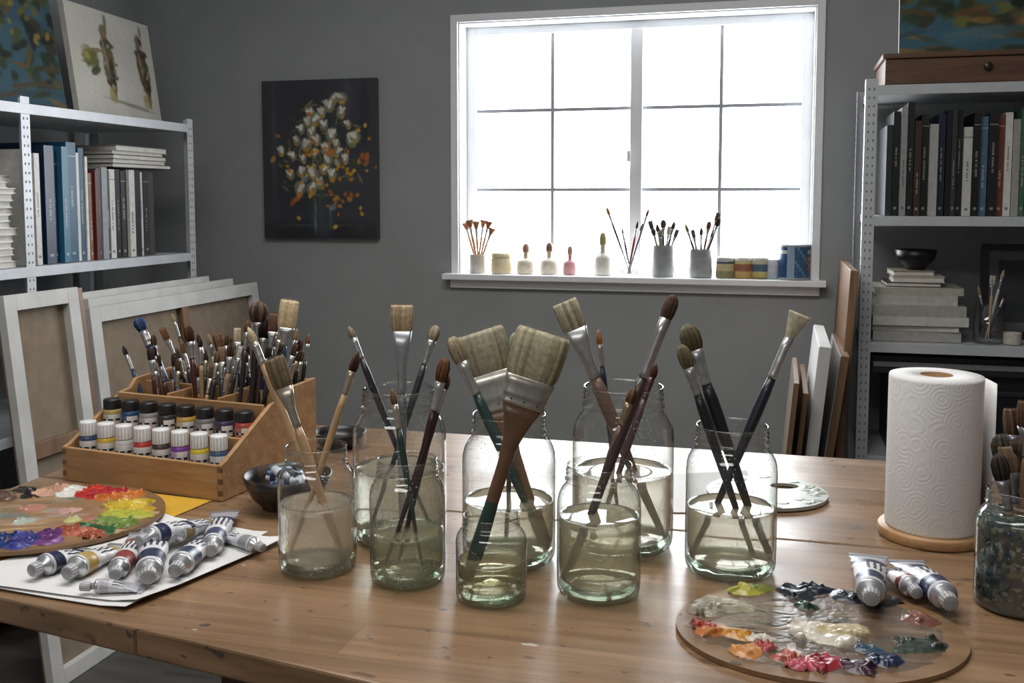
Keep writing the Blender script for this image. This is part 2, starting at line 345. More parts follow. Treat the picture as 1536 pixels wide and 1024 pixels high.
# =================================================== JARS
PROF=[(0,.016),(.5,.013),(.78,.01),(.84,.002),(.88,0),(.94,.012),(.985,.04),(1,.075),(1.003,.2),(1,.45),(1.002,.62),(1,.69),(.985,.735),(.95,.775),(.89,.81),(.83,.835),(.79,.852),(.775,.868),(.80,.876),(.822,.884),(.80,.893),(.775,.902),(.775,.915),(.80,.925),(.775,.936),(.775,.945),(.80,.955),(.775,.966),(.775,.982),(.79,.994),(.775,1.0),(.755,.994),(.75,.975)]
JARS={}
def jar(key,pl,pr_,pbase,ptop,pwat,wcol,murk):
    cx=(pl+pr_)/2; r=.05
    fp=onz(cx,pbase); vd=(fp-Vector((0,0,fp.z))).normalized()
    for _ in range(8):
        c=fp+vd*(r*.9); D=proj((c.x,c.y,TZ))[2]; r=(pr_-pl)/2*D/F
    c.z=TZ; D=proj(c)[2]
    bk=c+FW*r*.78; H=zat(bk.x,bk.y,ptop)-TZ
    hw=zat(c.x,c.y,pwat)-TZ
    e=empty('mason_jar',(c.x,c.y,TZ+.0005))
    Tm=T_((c.x,c.y,TZ+.0005))
    mb=MB(); mb.lathe([(a*r,b*H) for a,b in PROF],M_GLASS,(255,)*3,64,Tm); mb.obj('glass',c,e)
    mb=MB(); mb.lathe([(0,.006*1),(r*.80,.0035),(r*.9,.006),(r*.95,.012),(r*.93,.014),(0,.011)],M_GBASE,(255,)*3,48,Tm); mb.obj('base',c,e)
    wp=[(0,.012),(r*.80,.013),(r*.9,.017),(r*.955-.0012,.024)]+[(r-.0026,q) for q in np.linspace(.034,hw,6)]+[(r-.0045,hw-.0014),(r*.5,hw-.0018),(0,hw-.0018)]
    mb=MB(); mb.lathe(wp,watermat('murky_water_'+key,wcol,murk),(255,)*3,64,Tm); mb.obj('water',c,e)
    JARS[key]=(c,D,r,H)
    return e
jar('A',420,535,870,657,752,(246,240,224),.32)
jar('B',532,670,828,572,700,(236,235,216),.28)
jar('C',556,669,887,676,795,(204,206,176),.28)
jar('D',694,833,860,609,748,(244,238,212),.31)
jar('E',684,790,914,759,838,(220,214,172),.28)
jar('F',835,960,909,683,772,(244,238,208),.34)
jar('G',858,1008,840,568,704,(246,240,220),.31)
jar('H',1027,1161,875,626,758,(246,240,216),.34)
def jb(key,bx,tx,ty,d0=0,d1=0,**k):
    c,D,r,H=JARS[key]; Db=D+d0
    a,b=300.0,1200.0
    for _ in range(50):
        m=(a+b)/2; zz=ond(bx,m,Db).z
        if zz>TZ+.020: a=m
        else: b=m
    endp=ond(bx,a,Db)
    dv=Vector((endp.x-c.x,endp.y-c.y,0))
    if dv.length>r*.80: dv*=r*.80/dv.length; endp=Vector((c.x+dv.x,c.y+dv.y,endp.z))
    tip=ond(tx,ty,D+d1)
    brush_obj(end=endp,tip=tip,**k)
WOODH=(178,144,108)
jb('A',512,410,536,-.01,.0,kind='flat',w=.0125,th=.005,hr=.0065,bl=.04,fl=.052,bcol=(128,113,92),fcol=(170,160,145),hcol=WOODH)
jb('A',440,538,527,.0,.01,kind='round',w=.0055,hr=.0048,bl=.026,fl=.03,bcol=(90,65,50),fcol=(190,175,150),hcol=(184,150,112))
jb('A',505,372,490,.02,.05,kind='round',w=.005,hr=.0058,bl=.022,fl=.03,bcol=(190,170,140),fcol=(180,175,165),hcol=(180,144,106))
jb('B',602,603,457,.0,.0,kind='flat',w=.0145,th=.006,hr=.0075,bl=.036,fl=.085,bcol=(180,158,128),fcol=(165,168,172),hcol=(95,98,105))
jb('B',640,523,489,.0,.02,kind='round',w=.005,hr=.005,bl=.018,fl=.03,bcol=(150,135,115),fcol=(180,180,182),hcol=(38,34,36))
jb('B',560,655,488,-.01,.03,kind='filbert',w=.007,hr=.005,bl=.022,fl=.035,bcol=(150,140,118),fcol=(160,160,160),hcol=(38,42,48))
jb('C',632,588,582,-.01,.0,kind='round',w=.004,hr=.0042,bl=.02,fl=.03,bcol=(135,105,80),fcol=(190,180,165),hcol=(42,60,56))
jb('C',600,669,536,.01,.0,kind='filbert',w=.007,hr=.0055,bl=.03,fl=.036,bcol=(108,76,54),fcol=(195,195,195),hcol=(62,32,40))
jb('C',580,674,562,-.01,.01,kind='round',w=.004,hr=.005,bl=.018,fl=.03,bcol=(106,75,60),fcol=(185,185,185),hcol=(48,28,34))
jb('D',812,716,497,.0,.0,kind='flat',w=.033,th=.011,hr=.008,bl=.055,fl=.05,bcol=(168,160,138),fcol=(190,188,180),hcol=(130,98,74),beaver=True,n=24,side=RT*.95+Vector((0,0,.1)))
jb('D',828,676,505,-.02,-.01,kind='filbert',w=.009,hr=.0068,bl=.035,fl=.045,bcol=(160,146,122),fcol=(185,185,180),hcol=(44,70,66),endcol=(60,70,70))
jb('D',760,773,498,.03,.03,kind='filbert',w=.0075,hr=.005,bl=.04,fl=.04,bcol=(150,152,128),fcol=(180,180,180),hcol=(60,60,58))
jb('E',702,818,498,.0,.01,kind='flat',w=.031,th=.012,hr=.0082,bl=.057,fl=.034,bcol=(172,163,136),fcol=(165,160,150),hcol=(102,74,54),endcol=(44,66,62),beaver=True,n=24)
jb('F',852,1012,442,.0,.01,kind='filbert',w=.0075,hr=.0072,bl=.03,fl=.075,bcol=(86,66,58),fcol=(170,165,165),hcol=(66,52,48))
jb('F',862,952,580,.02,.0,kind='round',w=.0055,hr=.0062,bl=.02,fl=.028,bcol=(110,84,66),fcol=(165,140,110),hcol=(112,88,70))
jb('G',985,846,452,.0,.0,kind='flat',w=.0165,th=.007,hr=.0095,bl=.04,fl=.07,bcol=(170,160,136),fcol=(178,178,178),hcol=(116,92,80))
jb('G',930,897,494,.03,.0,kind='round',w=.004,hr=.0042,bl=.02,fl=.03,bcol=(170,125,84),fcol=(185,180,170),hcol=(38,52,70))
jb('G',895,985,545,-.03,.0,kind='round',w=.005,hr=.005,bl=.02,fl=.03,bcol=(84,50,48),fcol=(90,66,66),hcol=(74,46,48))
jb('H',1146,1029,487,.0,.0,kind='filbert',w=.0115,th=.008,hr=.0085,bl=.033,fl=.045,bcol=(112,104,84),fcol=(178,178,178),hcol=(28,29,36))
jb('H',1128,1021,517,-.012,-.012,kind='filbert',w=.008,th=.006,hr=.0065,bl=.03,fl=.035,bcol=(120,108,84),fcol=(170,170,170),hcol=(32,32,38))
jb('H',1046,1200,470,.01,.01,kind='fan',w=.0062,th=.005,hr=.007,bl=.034,fl=.055,bcol=(185,176,152),fcol=(182,182,182),hcol=(26,30,42))

# =================================================== ORGANIZER
o0=onz(95,720); o1=onz(333,753); ang=math.atan2(o1.y-o0.y,o1.x-o0.x); OW=(o1-o0).length; OD=.26
OT=T_((o0.x,o0.y,TZ+.0005))@Rz(ang)
org=empty('desk_organizer',(o0.x,o0.y,TZ))
mb=MB(); th=.008
side=[(0,0),(OD,0),(OD,.148),(.165,.143),(.15,.128),(.13,.125),(.012,.060),(0,.056)]
for x in(0,OW-th):
    n=len(side); vs=[(x,a,b) for a,b in side]+[(x+th,a,b) for a,b in side]
    mb.add(vs,[tuple(range(n)),tuple(reversed(range(n,2*n)))]+[(i,i+n,(i+1)%n+n,(i+1)%n) for i in range(n)],M_ORG,(200,)*3,False,OT)
a,b=th,OW-th
mb.box((a,0,0),(b,th,.055),M_ORG,T=OT)
mb.box((a,th,.020),(b,.058,.026),M_ORG,T=OT); mb.box((a,.058,0),(b,.064,.084),M_ORG,T=OT)
mb.box((a,.064,.060),(b,.116,.066),M_ORG,T=OT); mb.box((a,.116,0),(b,.123,.126),M_ORG,T=OT)
mb.box((a,.123,.008),(b,OD-th,.014),M_ORG,T=OT); mb.box((a,OD-th,0),(b,OD,.146),M_ORG,T=OT)
mb.box((a,.185,.014),(b,.19,.135),M_ORG,T=OT)
for x in(.11,.215): mb.box((x,.123,.014),(x+.005,.185,.13),M_ORG,T=OT); mb.box((x,.19,.014),(x+.005,OD-th,.135),M_ORG,T=OT)
for z in(.008,.026,.044):
    for x in(-.0004,OW-th+.0004): mb.box((x,-.0006,z),(x+th,.004,z+.009),M_BROWNV,T=OT)
mb.obj('box',(o0.x,o0.y,TZ),org,.0012)
labs=[(60,75,110),(200,170,60),(200,200,198),(190,60,60),(70,60,60),(120,60,150),(215,190,60),(70,90,120)]
def bottle(name,lp,r,h,lab,liq,capc,cs=.60):
    mb=MB(); T=OT@T_(lp)
    mb.lathe([(0,0),(r*.9,0),(r,.002),(r,h*.22),(r,h*.54),(r*.95,h*(cs-.02)),(r*.8,h*cs)],M_SATIN,lambda i,j:(lab if i==3 and (j%20)<16 else ((235,232,225) if i==3 else liq)),20,T)
    mb.lathe([(r*.8,h*cs),(r*.95,h*cs),(r*.96,h*(cs+.02)),(r*.94,h*.96),(r*.88,h),(0,h)],M_SATIN,lambda i,j:(capc if (j%2 or i!=2) else tuple(v*.85 for v in capc)),32,T)
    mb.lathe([(r*1.01,h*.34),(r*1.012,h*.40)],M_SATIN,lambda i,j:((40,40,46) if j%3 else (220,)*3),24,T)
    mb.obj(name,T.translation,org)
for i in range(8):
    bottle('paint_bottle_%d'%i,(.026+i*.0378,.031,.0265),.0142,.068,[(225,222,215),(232,228,215),(228,225,222),(225,222,220),(215,212,208),(190,170,205),(222,215,205),(205,215,222)][i],labs[i],(236,236,234),.66)
    bottle('paint_jar_%d'%i,(.022+i*.039,.09,.0665),.0155,.054,[(200,195,180),(70,95,130),(190,185,175),(60,60,62),(205,190,150),(150,150,150),(70,70,80),(185,120,100)][i],[(170,150,90),(40,70,110),(140,140,135),(55,52,55),(190,150,70),(120,120,120),(60,60,80),(170,70,60)][i],(36,34,34),.70)
main=[(206,476,'mop',.0075,(60,75,110),(28,50,84),.009),(184,518,'round',.004,(60,50,60),(30,50,80),.004),(243,492,'flat',.006,(120,85,60),(40,60,90),.004),(258,470,'round',.003,(170,150,120),(70,30,34),.003),
(283,488,'filbert',.008,(90,65,50),(80,34,36),.0055),(300,505,'round',.004,(60,50,45),(150,118,84),.004),(325,500,'flat',.009,(110,80,60),(30,30,34),.005),(345,505,'filbert',.008,(80,58,44),(110,80,56),.005),
(356,492,'flat',.006,(190,175,150),(150,150,150),.004),(372,480,'round',.005,(120,90,70),(40,40,44),.004),(389,452,'mop',.011,(92,74,64),(40,34,34),.006),(399,478,'mop',.010,(44,34,30),(54,34,34),.006),
(412,470,'flat',.009,(96,70,54),(30,40,60),.005),(435,450,'flat',.015,(205,184,148),(34,54,84),.007),(422,482,'filbert',.008,(150,125,95),(130,98,70),.005),(446,492,'round',.005,(170,150,120),(176,142,104),.004),
(463,500,'round',.004,(140,100,70),(40,36,36),.004),(408,505,'round',.004,(90,70,55),(50,30,34),.004),(366,512,'mop',.007,(70,52,44),(46,40,40),.005),(332,520,'flat',.007,(120,92,70),(60,56,54),.005)]
for (tx,ty,kd,w,bc,hc,hr) in main:
    lx=min(OW-.03,max(.03,(tx-175)/300*OW*.85+.05)); ly=random.choice((.15,.165,.215,.235))
    e=OT@Vector((lx,ly,.03)); D=proj(e)[2]
    brush_obj(end=e,tip=ond(tx,ty,D+random.uniform(-.0,.03)),kind=kd,w=w,th=(w*.45 if kd=='flat' else w),hr=hr,bl=w*2.6+.008,fl=.03,bcol=bc,fcol=(170,168,165),hcol=hc)
for i in range(58):
    tx=random.uniform(225,458); ty=random.uniform(500,560)-(tx-235)*.08
    lx=min(OW-.03,max(.03,(tx-190)/290*OW*.85+.04)); ly=random.uniform(.135,.24); 
    e=OT@Vector((lx,ly,.03)); D=proj(e)[2]; w=random.uniform(.003,.006)
    hc=random.choice([(150,116,82),(160,132,100),(40,40,44),(78,38,40),(34,44,66),(60,50,46),(44,40,40),(30,30,34),(80,60,50),(36,34,36)])
    brush_obj(end=e,tip=ond(tx,ty,D+random.uniform(-.02,.04)),kind=random.choice(['round','flat','filbert']),w=w,th=w*.6,hr=random.uniform(.003,.005),bl=.02,fl=.028,
      bcol=random.choice([(84,64,52),(60,48,42),(160,146,124),(100,82,66),(205,195,175)]),fcol=random.choice([(180,180,180),(170,160,140),(150,150,155)]),hcol=hc)

# =================================================== BOWLS
def bowl(name,px,pbase,r,h,cols):
    f=onz(px,pbase); c=f+FW*(r*.55); c.z=TZ; T=T_((c.x,c.y,TZ+.0005)); mb=MB()
    pr=[(0,.0),(r*.55,0),(r*.6,.004),(r*.8,h*.35),(r*.95,h*.75),(r,h),(r*.96,h),(r*.9,h*.72),(r*.75,h*.38),(r*.5,.01),(0,.008)]
    mb.lathe(pr,M_SATIN,lambda i,j:cols[(j//2+i*3)%len(cols)],48,T); mb.obj(name,c); return c
c=bowl('woven_bowl',424,770,.066,.05,[(34,30,30),(44,36,32),(28,28,30),(70,54,44),(30,28,28)])
mb=MB()
for i in range(26):
    a=random.uniform(0,6.28); q=random.uniform(0,.040); p=Vector((c.x+q*math.cos(a),c.y+q*math.sin(a),TZ+.030+random.uniform(0,.026)))
    T=T_(p)@Rz(random.uniform(0,6.28))@Ry(math.pi/2+random.uniform(-.25,.25)); bc_=random.choice([(205,208,215),(70,95,140),(190,195,205),(40,44,60),(215,215,215),(100,130,165)])
    mb.lathe([(0,-.018),(.0065,-.018),(.0075,.0),(.0065,.010),(.004,.013),(.004,.019),(0,.019)],M_SATIN,lambda i_,j_:((50,60,90) if i_==2 else bc_),12,T)
mb.obj('small_paint_tubes',c)
c=bowl('black_dish',505,676,.05,.03,[(24,24,26),(30,30,32)])

# =================================================== RASTER PAINTING HELPERS
def sn(H,W,k):
    g=RNG.rand(k+2,k+2); yy=np.linspace(0,k,H); xx=np.linspace(0,k,W)
    yi=yy.astype(int); xi=xx.astype(int); fy_=(yy-yi)[:,None]; fx_=(xx-xi)[None,:]
    fy_=fy_*fy_*(3-2*fy_); fx_=fx_*fx_*(3-2*fx_)
    a=g[np.ix_(yi,xi)];b=g[np.ix_(yi,xi+1)];c_=g[np.ix_(yi+1,xi)];d=g[np.ix_(yi+1,xi+1)]
    return (a*(1-fx_)+b*fx_)*(1-fy_)+(c_*(1-fx_)+d*fx_)*fy_
class Ras:
    def __init__(s,W,H,asp,bg):
        s.W=W;s.H=H;s.a=np.zeros((H,W,3))+np.array(bg,float); s.h=np.zeros((H,W))
        s.Y,s.X=np.meshgrid(np.linspace(0,1,H)/asp,np.linspace(0,1,W),indexing='ij')
        s.n=(sn(H,W,14)-.5)+(sn(H,W,40)-.5)*.6
    def ell(s,cx,cy,rx,ry,ang,col,al=1.0,soft=.3,nz=.3,h=0.0):
        c,n=math.cos(ang),math.sin(ang); dx=s.X-cx;dy=s.Y-cy
        u=(dx*c+dy*n)/rx; v=(-dx*n+dy*c)/ry
        d=np.sqrt(u*u+v*v)+s.n*nz
        m=np.clip((1-d)/soft,0,1)*al
        col=np.array(col,float)[None,None,:]
        s.a=s.a*(1-m[:,:,None])+col*m[:,:,None]
        if h: s.h=np.maximum(s.h,np.clip((1-d)/.5,0,1)*h*(1+s.n*.6))
    def mute(s,k,g):
        mn=s.a.mean(axis=2,keepdims=True); s.a=(s.a*(1-k)+mn*k)*g
def art(name,w,h,ras,T,depth=.02,edge=(190,188,180)):
    mb=MB(); mb.box((0,0.0005,0),(w,depth,h),M_MATTE,edge,T)
    H,W=ras.H,ras.W; vs=[(w*j/(W-1),0,h*i/(H-1)) for i in range(H) for j in range(W)]
    fs=[(i*W+j,i*W+j+1,(i+1)*W+j+1,(i+1)*W+j) for i in range(H-1) for j in range(W-1)]
    cs=[tuple(ras.a[i,j]) for i in range(H-1) for j in range(W-1)]
    mb.add(vs,fs,M_ART,cs,False,T); return mb.obj(name,T.translation)
# flower painting on back wall
p00=ony(397,357,YB-.03); p11=ony(566,357,YB-.03); pw=p11.x-p00.x; zb=zat(p00.x,YB-.03,356); zt=zat(p00.x,YB-.03,122); ph=zt-zb
rs=Ras(180,250,pw/ph,(66,67,72)); top=ph/pw
def U(px,py): return (px-397)/169.0,(357-py)/234.0*top
for i in range(16):
    rs.ell(random.random(),random.random()*top,.3,.25,random.random()*3,jit((62,63,68),14),.5,.8)
rs.ell(.1,top*.6,.03,top*.5,0,(88,89,94),.5,.6); rs.ell(.75,top*.85,.05,top*.25,0,(90,90,96),.5,.6); rs.ell(.9,top*.8,.06,top*.3,0,(50,50,54),.5,.6)
rs.ell(.5,.02,.7,.16,0,(44,44,48),.8,.6); rs.ell(.5,.1,.5,.02,0,(96,94,92),.4,.7)
x,y=U(485,325)
rs.ell(x,y,.13,.2,0,(74,80,90),.75,.5); rs.ell(x-.06,y,.015,.17,0,(140,150,160),.6,.6); rs.ell(x+.07,y,.01,.14,.05,(120,128,138),.5,.6); rs.ell(x,y+.17,.12,.012,0,(130,136,140),.6,.5)
for i in range(6): rs.ell(x+random.uniform(-.07,.07),y,.007,.15,random.uniform(-.2,.2),(60,74,56),.6,.6)
for i in range(150):
    a=random.uniform(-.4,3.54); q=random.uniform(.03,.38); cx=.53+q*math.cos(a)*1.0; cy=.45*top+q*math.sin(a)*1.4
    rs.ell(cx,cy,random.uniform(.03,.07),.013,random.uniform(0,3.1),random.choice([(66,80,52),(90,98,60),(52,62,50),(104,110,74),(78,78,70),(130,126,84),(110,112,108)]),.85,.5)
for i in range(9):
    rs.ell(.5+random.uniform(-.08,.08),.33*top,.006,.2,random.uniform(-.25,.25),(76,90,60),.8,.5)
fl=[(505,150),(498,162),(515,172),(470,172),(475,182),(455,195),(470,200),(490,190),(448,212),(462,218),(478,212),(500,205),(442,235),(458,240),(475,232),(492,225),(507,218),(530,212),(438,262),(455,258),(472,262),(488,255),(500,262),(470,282),(452,285),(520,240),(535,208),(425,228),(525,190),(495,242),(482,275),(508,230),(487,172),(515,150),(465,186)]
for (px,py) in fl:
    x,y=U(px,py); s=random.uniform(.8,1.2); a=random.uniform(-.7,.7)
    rs.ell(x,y,.048*s,.06*s,a,(140,136,122),.9,.3,.35)
    for q in range(4):
        aa=a+random.uniform(-.9,.9); rs.ell(x+math.sin(-aa)*.02*s+random.uniform(-.01,.01),y+.012,.016*s,.044*s,aa,jit((218,214,200),24),.9,.4,.3)
    rs.ell(x+.018,y-.01,.006,.03*s,a-.3,(150,142,114),.7,.4,.2)
    rs.ell(x+.005,y-.038*s,.026*s,.022*s,a,random.choice([(205,156,60),(130,136,74),(196,142,50),(176,160,84)]),.85,.5)
for i in range(62):
    x,y=U(random.gauss(488,36),random.gauss(246,36)); rs.ell(x,y,.024,.018,random.random()*3,random.choice([(208,150,48),(220,174,70),(196,130,50),(205,120,50)]),.88,.5,.4)
for (px,py) in [(508,298),(520,292),(512,310),(450,295),(440,305),(545,235),(550,248),(498,290),(525,300),(412,240),(516,303),(548,240),(540,245),(505,305),(528,294),(446,299),(552,236),(420,205)]:
    x,y=U(px,py); rs.ell(x,y,.036,.022,random.random()*3,random.choice([(194,110,54),(210,140,64),(170,92,50)]),.85,.6,.6)
for (px,py) in [(508,245),(500,312),(460,270)]:
    x,y=U(px,py); rs.ell(x,y,.045,.035,0,(160,175,185),.6,.6,.3)
art('flower_painting',pw,ph,rs,T_((p00.x,YB-.03,zb)),.029,(84,84,88))

# =================================================== LEFT SHELF
XS=-2.03; Yf=onx(287,300,XS).y; Yn=onx(42,300,XS).y; Ye=Yn-.85
z1=zat(XS,Yf,187); z2=zat(XS,Yf,379)
HOLE=(112,115,118)
def shelving(name,T,Wd,xs,dep,zs,H,col=M_SHELF):
    e=empty(name,T.translation); mb=MB()
    pw_=.034
    for x in xs:
        for y,sgn in((0,1),(dep,-1)):
            mb.box((x-pw_/2,y-.002 if sgn>0 else y,0),(x+pw_/2,y if sgn>0 else y+.002,H),col,T=T)
            mb.box((x-pw_/2 if x<=xs[0] else x+pw_/2-.002,min(y,y+sgn*pw_),0),((x-pw_/2+.002) if x<=xs[0] else x+pw_/2,max(y,y+sgn*pw_),H),col,T=T)
        z=.03
        while z<H-.02:
            for dx in(-.007,.007): mb.box((x+dx-.002,-.0026,z),(x+dx+.002,-.0019,z+.007),M_MATTE,HOLE,T)
            if x<=xs[0]:
                for yy in (.013,dep-.02): mb.box((x-pw_/2-.0006,yy,z),(x-pw_/2+.0001,yy+.006,z+.008),M_MATTE,HOLE,T)
            z+=.025
    mb.obj('posts',T.translation,e)
    for z in zs:
        mb=MB(); mb.box((xs[0]+.002,.001,z-.024),(xs[-1]-.002,dep-.001,z),col,T=T)
        mb.box((xs[0]+pw_/2,-.0035,z-.028),(xs[-1]-pw_/2,.001,z+.001),col,T=T); mb.obj('shelf',T.translation,e,.001)
    return e
TL=T_((XS,Ye,0))@Rz(math.pi/2)     # local x->world Y, local y-> -X
LN=Yf-Ye; DEP=.42
shelving('storage_shelf',TL,LN,[0,Yn-Ye,LN],DEP,[.12,.56,z2,z1],z1+.02)
def books(name,T,x0,specs,z,y0=.03):
    mb=MB(); x=x0
    for (t,h,d,col,lean) in specs:
        M=T@T_((x,y0+random.uniform(0,.02),z+.0015))@Ry(lean)
        tt=t-.0015
        mb.box((0,0,0),(tt,.0015,h),M_SATIN,col,M)
        mb.box((0,.0015,0),(.002,d,h),M_SATIN,col,M); mb.box((tt-.002,.0015,0),(tt,d,h),M_SATIN,col,M)
        mb.box((.002,.0015,.003),(tt-.002,d-.003,h-.003),M_MATTE,(205,200,188),M)
        lum=sum(col)/3; k=.55
        tc_=tuple(col[i]*(1-k)+(225,222,210)[i]*k for i in range(3)) if lum<130 else tuple(col[i]*.45+30 for i in range(3))
        if t>.013 and random.random()<.75:
            u=h*random.uniform(.2,.5); L_=h*random.uniform(.15,.35); q=u; wd=random.uniform(.10,.17)
            while q<u+L_:
                l=random.uniform(.003,.006); mb.box((tt*(.5-wd),-.0003,q),(tt*(.5+wd*random.uniform(.6,1)),0,q+l),M_SATIN,tc_,M); q+=l+random.choice((.0015,.0015,.0015,.006))
            mb.box((tt*.3,-.0003,h*.06),(tt*.7,0,h*.06+.008),M_SATIN,tc_,M)
            if random.random()<.3: mb.box((0,-.0003,h*.88),(tt,0,h*.89),M_SATIN,tc_,M)
        x+=t*math.cos(lean)+(h*math.sin(lean) if lean>0.0 else 0)*.25
    return mb.obj(name,T@Vector((x0,0,z)))
b0=Yn-Ye+.03
LB=[(.022,.33,.26,(205,203,198),0),(.012,.30,.25,(60,70,74),0),(.022,.32,.25,(196,192,186),0),(.026,.31,.24,(22,48,60),0),(.040,.345,.27,(20,38,68),0),(.03,.33,.27,(20,52,84),0),(.028,.345,.27,(46,104,132),0),(.044,.36,.28,(14,76,108),0),(.014,.33,.25,(210,208,204),0.0),(.026,.345,.26,(12,68,96),0.0),(.012,.32,.25,(214,212,206),0),
(.020,.27,.24,(124,82,58),0),(.018,.28,.24,(90,34,34),0),(.022,.285,.25,(50,50,54),0),(.028,.29,.25,(150,152,154),0),(.02,.28,.24,(60,62,66),0),(.03,.285,.25,(210,208,202),0),(.024,.285,.25,(24,24,28),0),(.030,.28,.24,(34,34,38),0),(.030,.285,.25,(205,202,196),0),(.036,.285,.25,(30,30,34),0),(.022,.28,.25,(196,192,186),0),(.03,.28,.25,(44,44,50),0),(.03,.28,.25,(70,66,62),0)]
books('shelf_books',TL,b0,LB,z2)
books('shelf_books',TL,.04,[(random.uniform(.02,.035),random.uniform(.22,.28),.25,random.choice([(40,44,50),(30,30,34),(150,150,150),(70,60,54)]),0) for _ in range(9)],z2)
def stack(name,T,xc,yc,z,items):
    mb=MB(); zz=z+.0015
    for (w,d,t,col) in items:
        M=T@T_((xc+random.uniform(-.01,.01),yc+random.uniform(-.008,.008),zz))@Rz(random.uniform(-.05,.05))
        mb.box((-w/2,-d/2,0),(w/2,d/2,.002),M_SATIN,col,M); mb.box((-w/2,-d/2,t-.002),(w/2,d/2,t),M_SATIN,col,M)
        mb.box((-w/2+.003,-d/2+.003,.002),(w/2-.003,d/2-.003,t-.002),M_MATTE,(208,204,194),M)
        if t>.02: mb.box((-w/2,-d/2,.002),(w/2,-d/2+.002,t-.002),M_SATIN,col,M)
        zz+=t+.0003
    return mb.obj(name,T@Vector((xc,yc,z)))
stack('flat_sketchbooks',TL,b0+.545,.17,z2+.292,[(.3,.26,.014,(60,60,62)),(.29,.25,.012,(190,188,182)),(.3,.26,.016,(44,44,48)),(.28,.25,.01,(200,198,190)),(.29,.25,.018,(150,146,138))])
stack('paper_stack',TL,Yn-Ye-.20,.17,z2,[(.33,.3,random.uniform(.013,.020),random.choice([(214,212,206),(225,224,220),(120,120,120),(200,198,192)])) for _ in range(14)])
stack('paper_stack',TL,.3,.2,.56,[(.3,.3,.03,(200,198,192)) for _ in range(5)])
# paintings on top of left shelf
T=T_((-2.2,2.80,z1+.018))@Rz(math.pi/2)@Ry(.03)@Rx(-.16)
rs=Ras(110,96,.45/.37,(196,192,182))
for i in range(16): rs.ell(random.random(),random.random()*.8,.3,.1,random.random()*3,jit((194,190,180),16),.5,.8)
for cx,cc in((.42,(96,88,66)),(.85,(84,66,52))):
    rs.ell(cx,.42,.075,.24,.08,cc,.95,.25); rs.ell(cx-.02,.66,.05,.06,0,(120,104,82),.95,.3); rs.ell(cx,.56,.09,.04,0,tuple(v*.8 for v in cc),.9,.3)
    rs.ell(cx+.03,.3,.03,.2,0,(54,46,38),.9,.4); rs.ell(cx-.03,.48,.02,.14,.1,(150,140,110),.7,.4); rs.ell(cx,.18,.06,.08,0,(150,134,74),.7,.4); rs.ell(cx+.02,.74,.02,.06,0,(74,104,74),.7,.4)
    for q in range(14): rs.ell(cx+random.gauss(0,.04),.4+random.gauss(0,.14),.02,.03,random.random()*3,random.choice([(60,50,40),(120,96,60),(170,160,140),(90,110,80)]),.7,.5,.5)
rs.ell(.2,.42,.11,.10,0,(98,98,56),.95,.4,.5); rs.ell(.17,.44,.05,.05,0,(166,156,84),.8,.5,.5); rs.ell(.25,.34,.07,.04,.5,(60,72,46),.9,.4); rs.ell(.3,.5,.08,.02,0,(120,104,70),.8,.4); rs.ell(.62,.12,.35,.02,-.1,(130,122,104),.7,.5)
art('figure_painting',.45,.37,rs,T)
def landscape(W,H,asp,dark=False):
    rs=Ras(W,H,asp,(60,96,112)); tp=1/asp; k=.85 if dark else 1
    for i in range(24): rs.ell(random.random(),tp*random.uniform(.6,1),.2,.04,random.uniform(-.2,.2),random.choice([(66,98,120),(94,126,142),(54,82,102),(120,136,138)]),.8,.6)
    for i in range(120): rs.ell(random.random(),tp*random.uniform(.2,.85 if dark else .7),random.uniform(.03,.09),random.uniform(.02,.05),random.random()*3,random.choice([(34,50,32),(48,62,36),(74,84,40),(26,34,26),(110,108,50),(60,50,34),(96,84,50)]),.9,.5,.5)
    for i in range(40): rs.ell(random.random(),tp*random.uniform(0,.3),random.uniform(.05,.15),.018,random.uniform(-.3,.3),random.choice([(90,68,42),(140,110,60),(54,60,40),(50,80,94),(110,84,52)]),.85,.5,.5)
    if dark:
        for i in range(30): rs.ell(random.uniform(.2,1),tp*random.uniform(.45,.8),.03,.02,random.random()*3,random.choice([(150,124,50),(120,110,54),(170,140,60)]),.8,.5,.5)
    else:
        for a,b_ in((.1,.36),(.32,.34)): rs.ell(a,b_,.02,.16,.1,(112,70,40),.9,.4); rs.ell(a+.08,b_+.02,.1,.015,.1,(130,84,48),.9,.4)
        rs.ell(.6,.12,.14,.05,-.4,(150,110,60),.9,.5); rs.ell(.3,.08,.25,.05,.1,(70,110,130),.8,.6)
    rs.a*=k
    return rs
T=T_((-2.2,2.16,z1+.006))@Rz(math.pi/2)@Rx(-.16)
art('landscape_painting',.585,.46,landscape(120,96,.585/.46,True),T)
# =================================================== CANVASES LEFT
def canvas_back(name,Y0,Y1,Xb,H,lean,bars=1,bw=.045,wood_m=M_FRAME,rz=0):
    W=Y1-Y0; T=T_((Xb,Y0,.001))@Rz(math.pi/2+rz)@Rx(-lean); mb=MB(); t=.022
    mb.box((0,0,0),(bw,t,H),wood_m,T=T); mb.box((W-bw,0,0),(W,t,H),wood_m,T=T)
    mb.box((bw,.0,0),(W-bw,t,bw),wood_m,T=T); mb.box((bw,0,H-bw),(W-bw,t,H),wood_m,T=T)
    if bars&1: mb.box((bw,.004,H*.58),(W-bw,t-.003,H*.58+.04),M_BROWNV,T=T)
    if bars&2: mb.box((W*.5-.02,.004,bw),(W*.5+.02,t-.003,H-bw),M_BROWNV,T=T)
    mb.box((0,t,0),(W,t+.003,H),M_RAW,T=T); return mb.obj(name,T.translation,None,.001)
Xt=-1.90
ya=onx(131,440,Xt).y; yc=onx(384,425,Xt).y; hz=zat(Xt,yc,421)
canvas_back('stretched_canvas',ya,yc,Xt+.1,hz,.105,2)
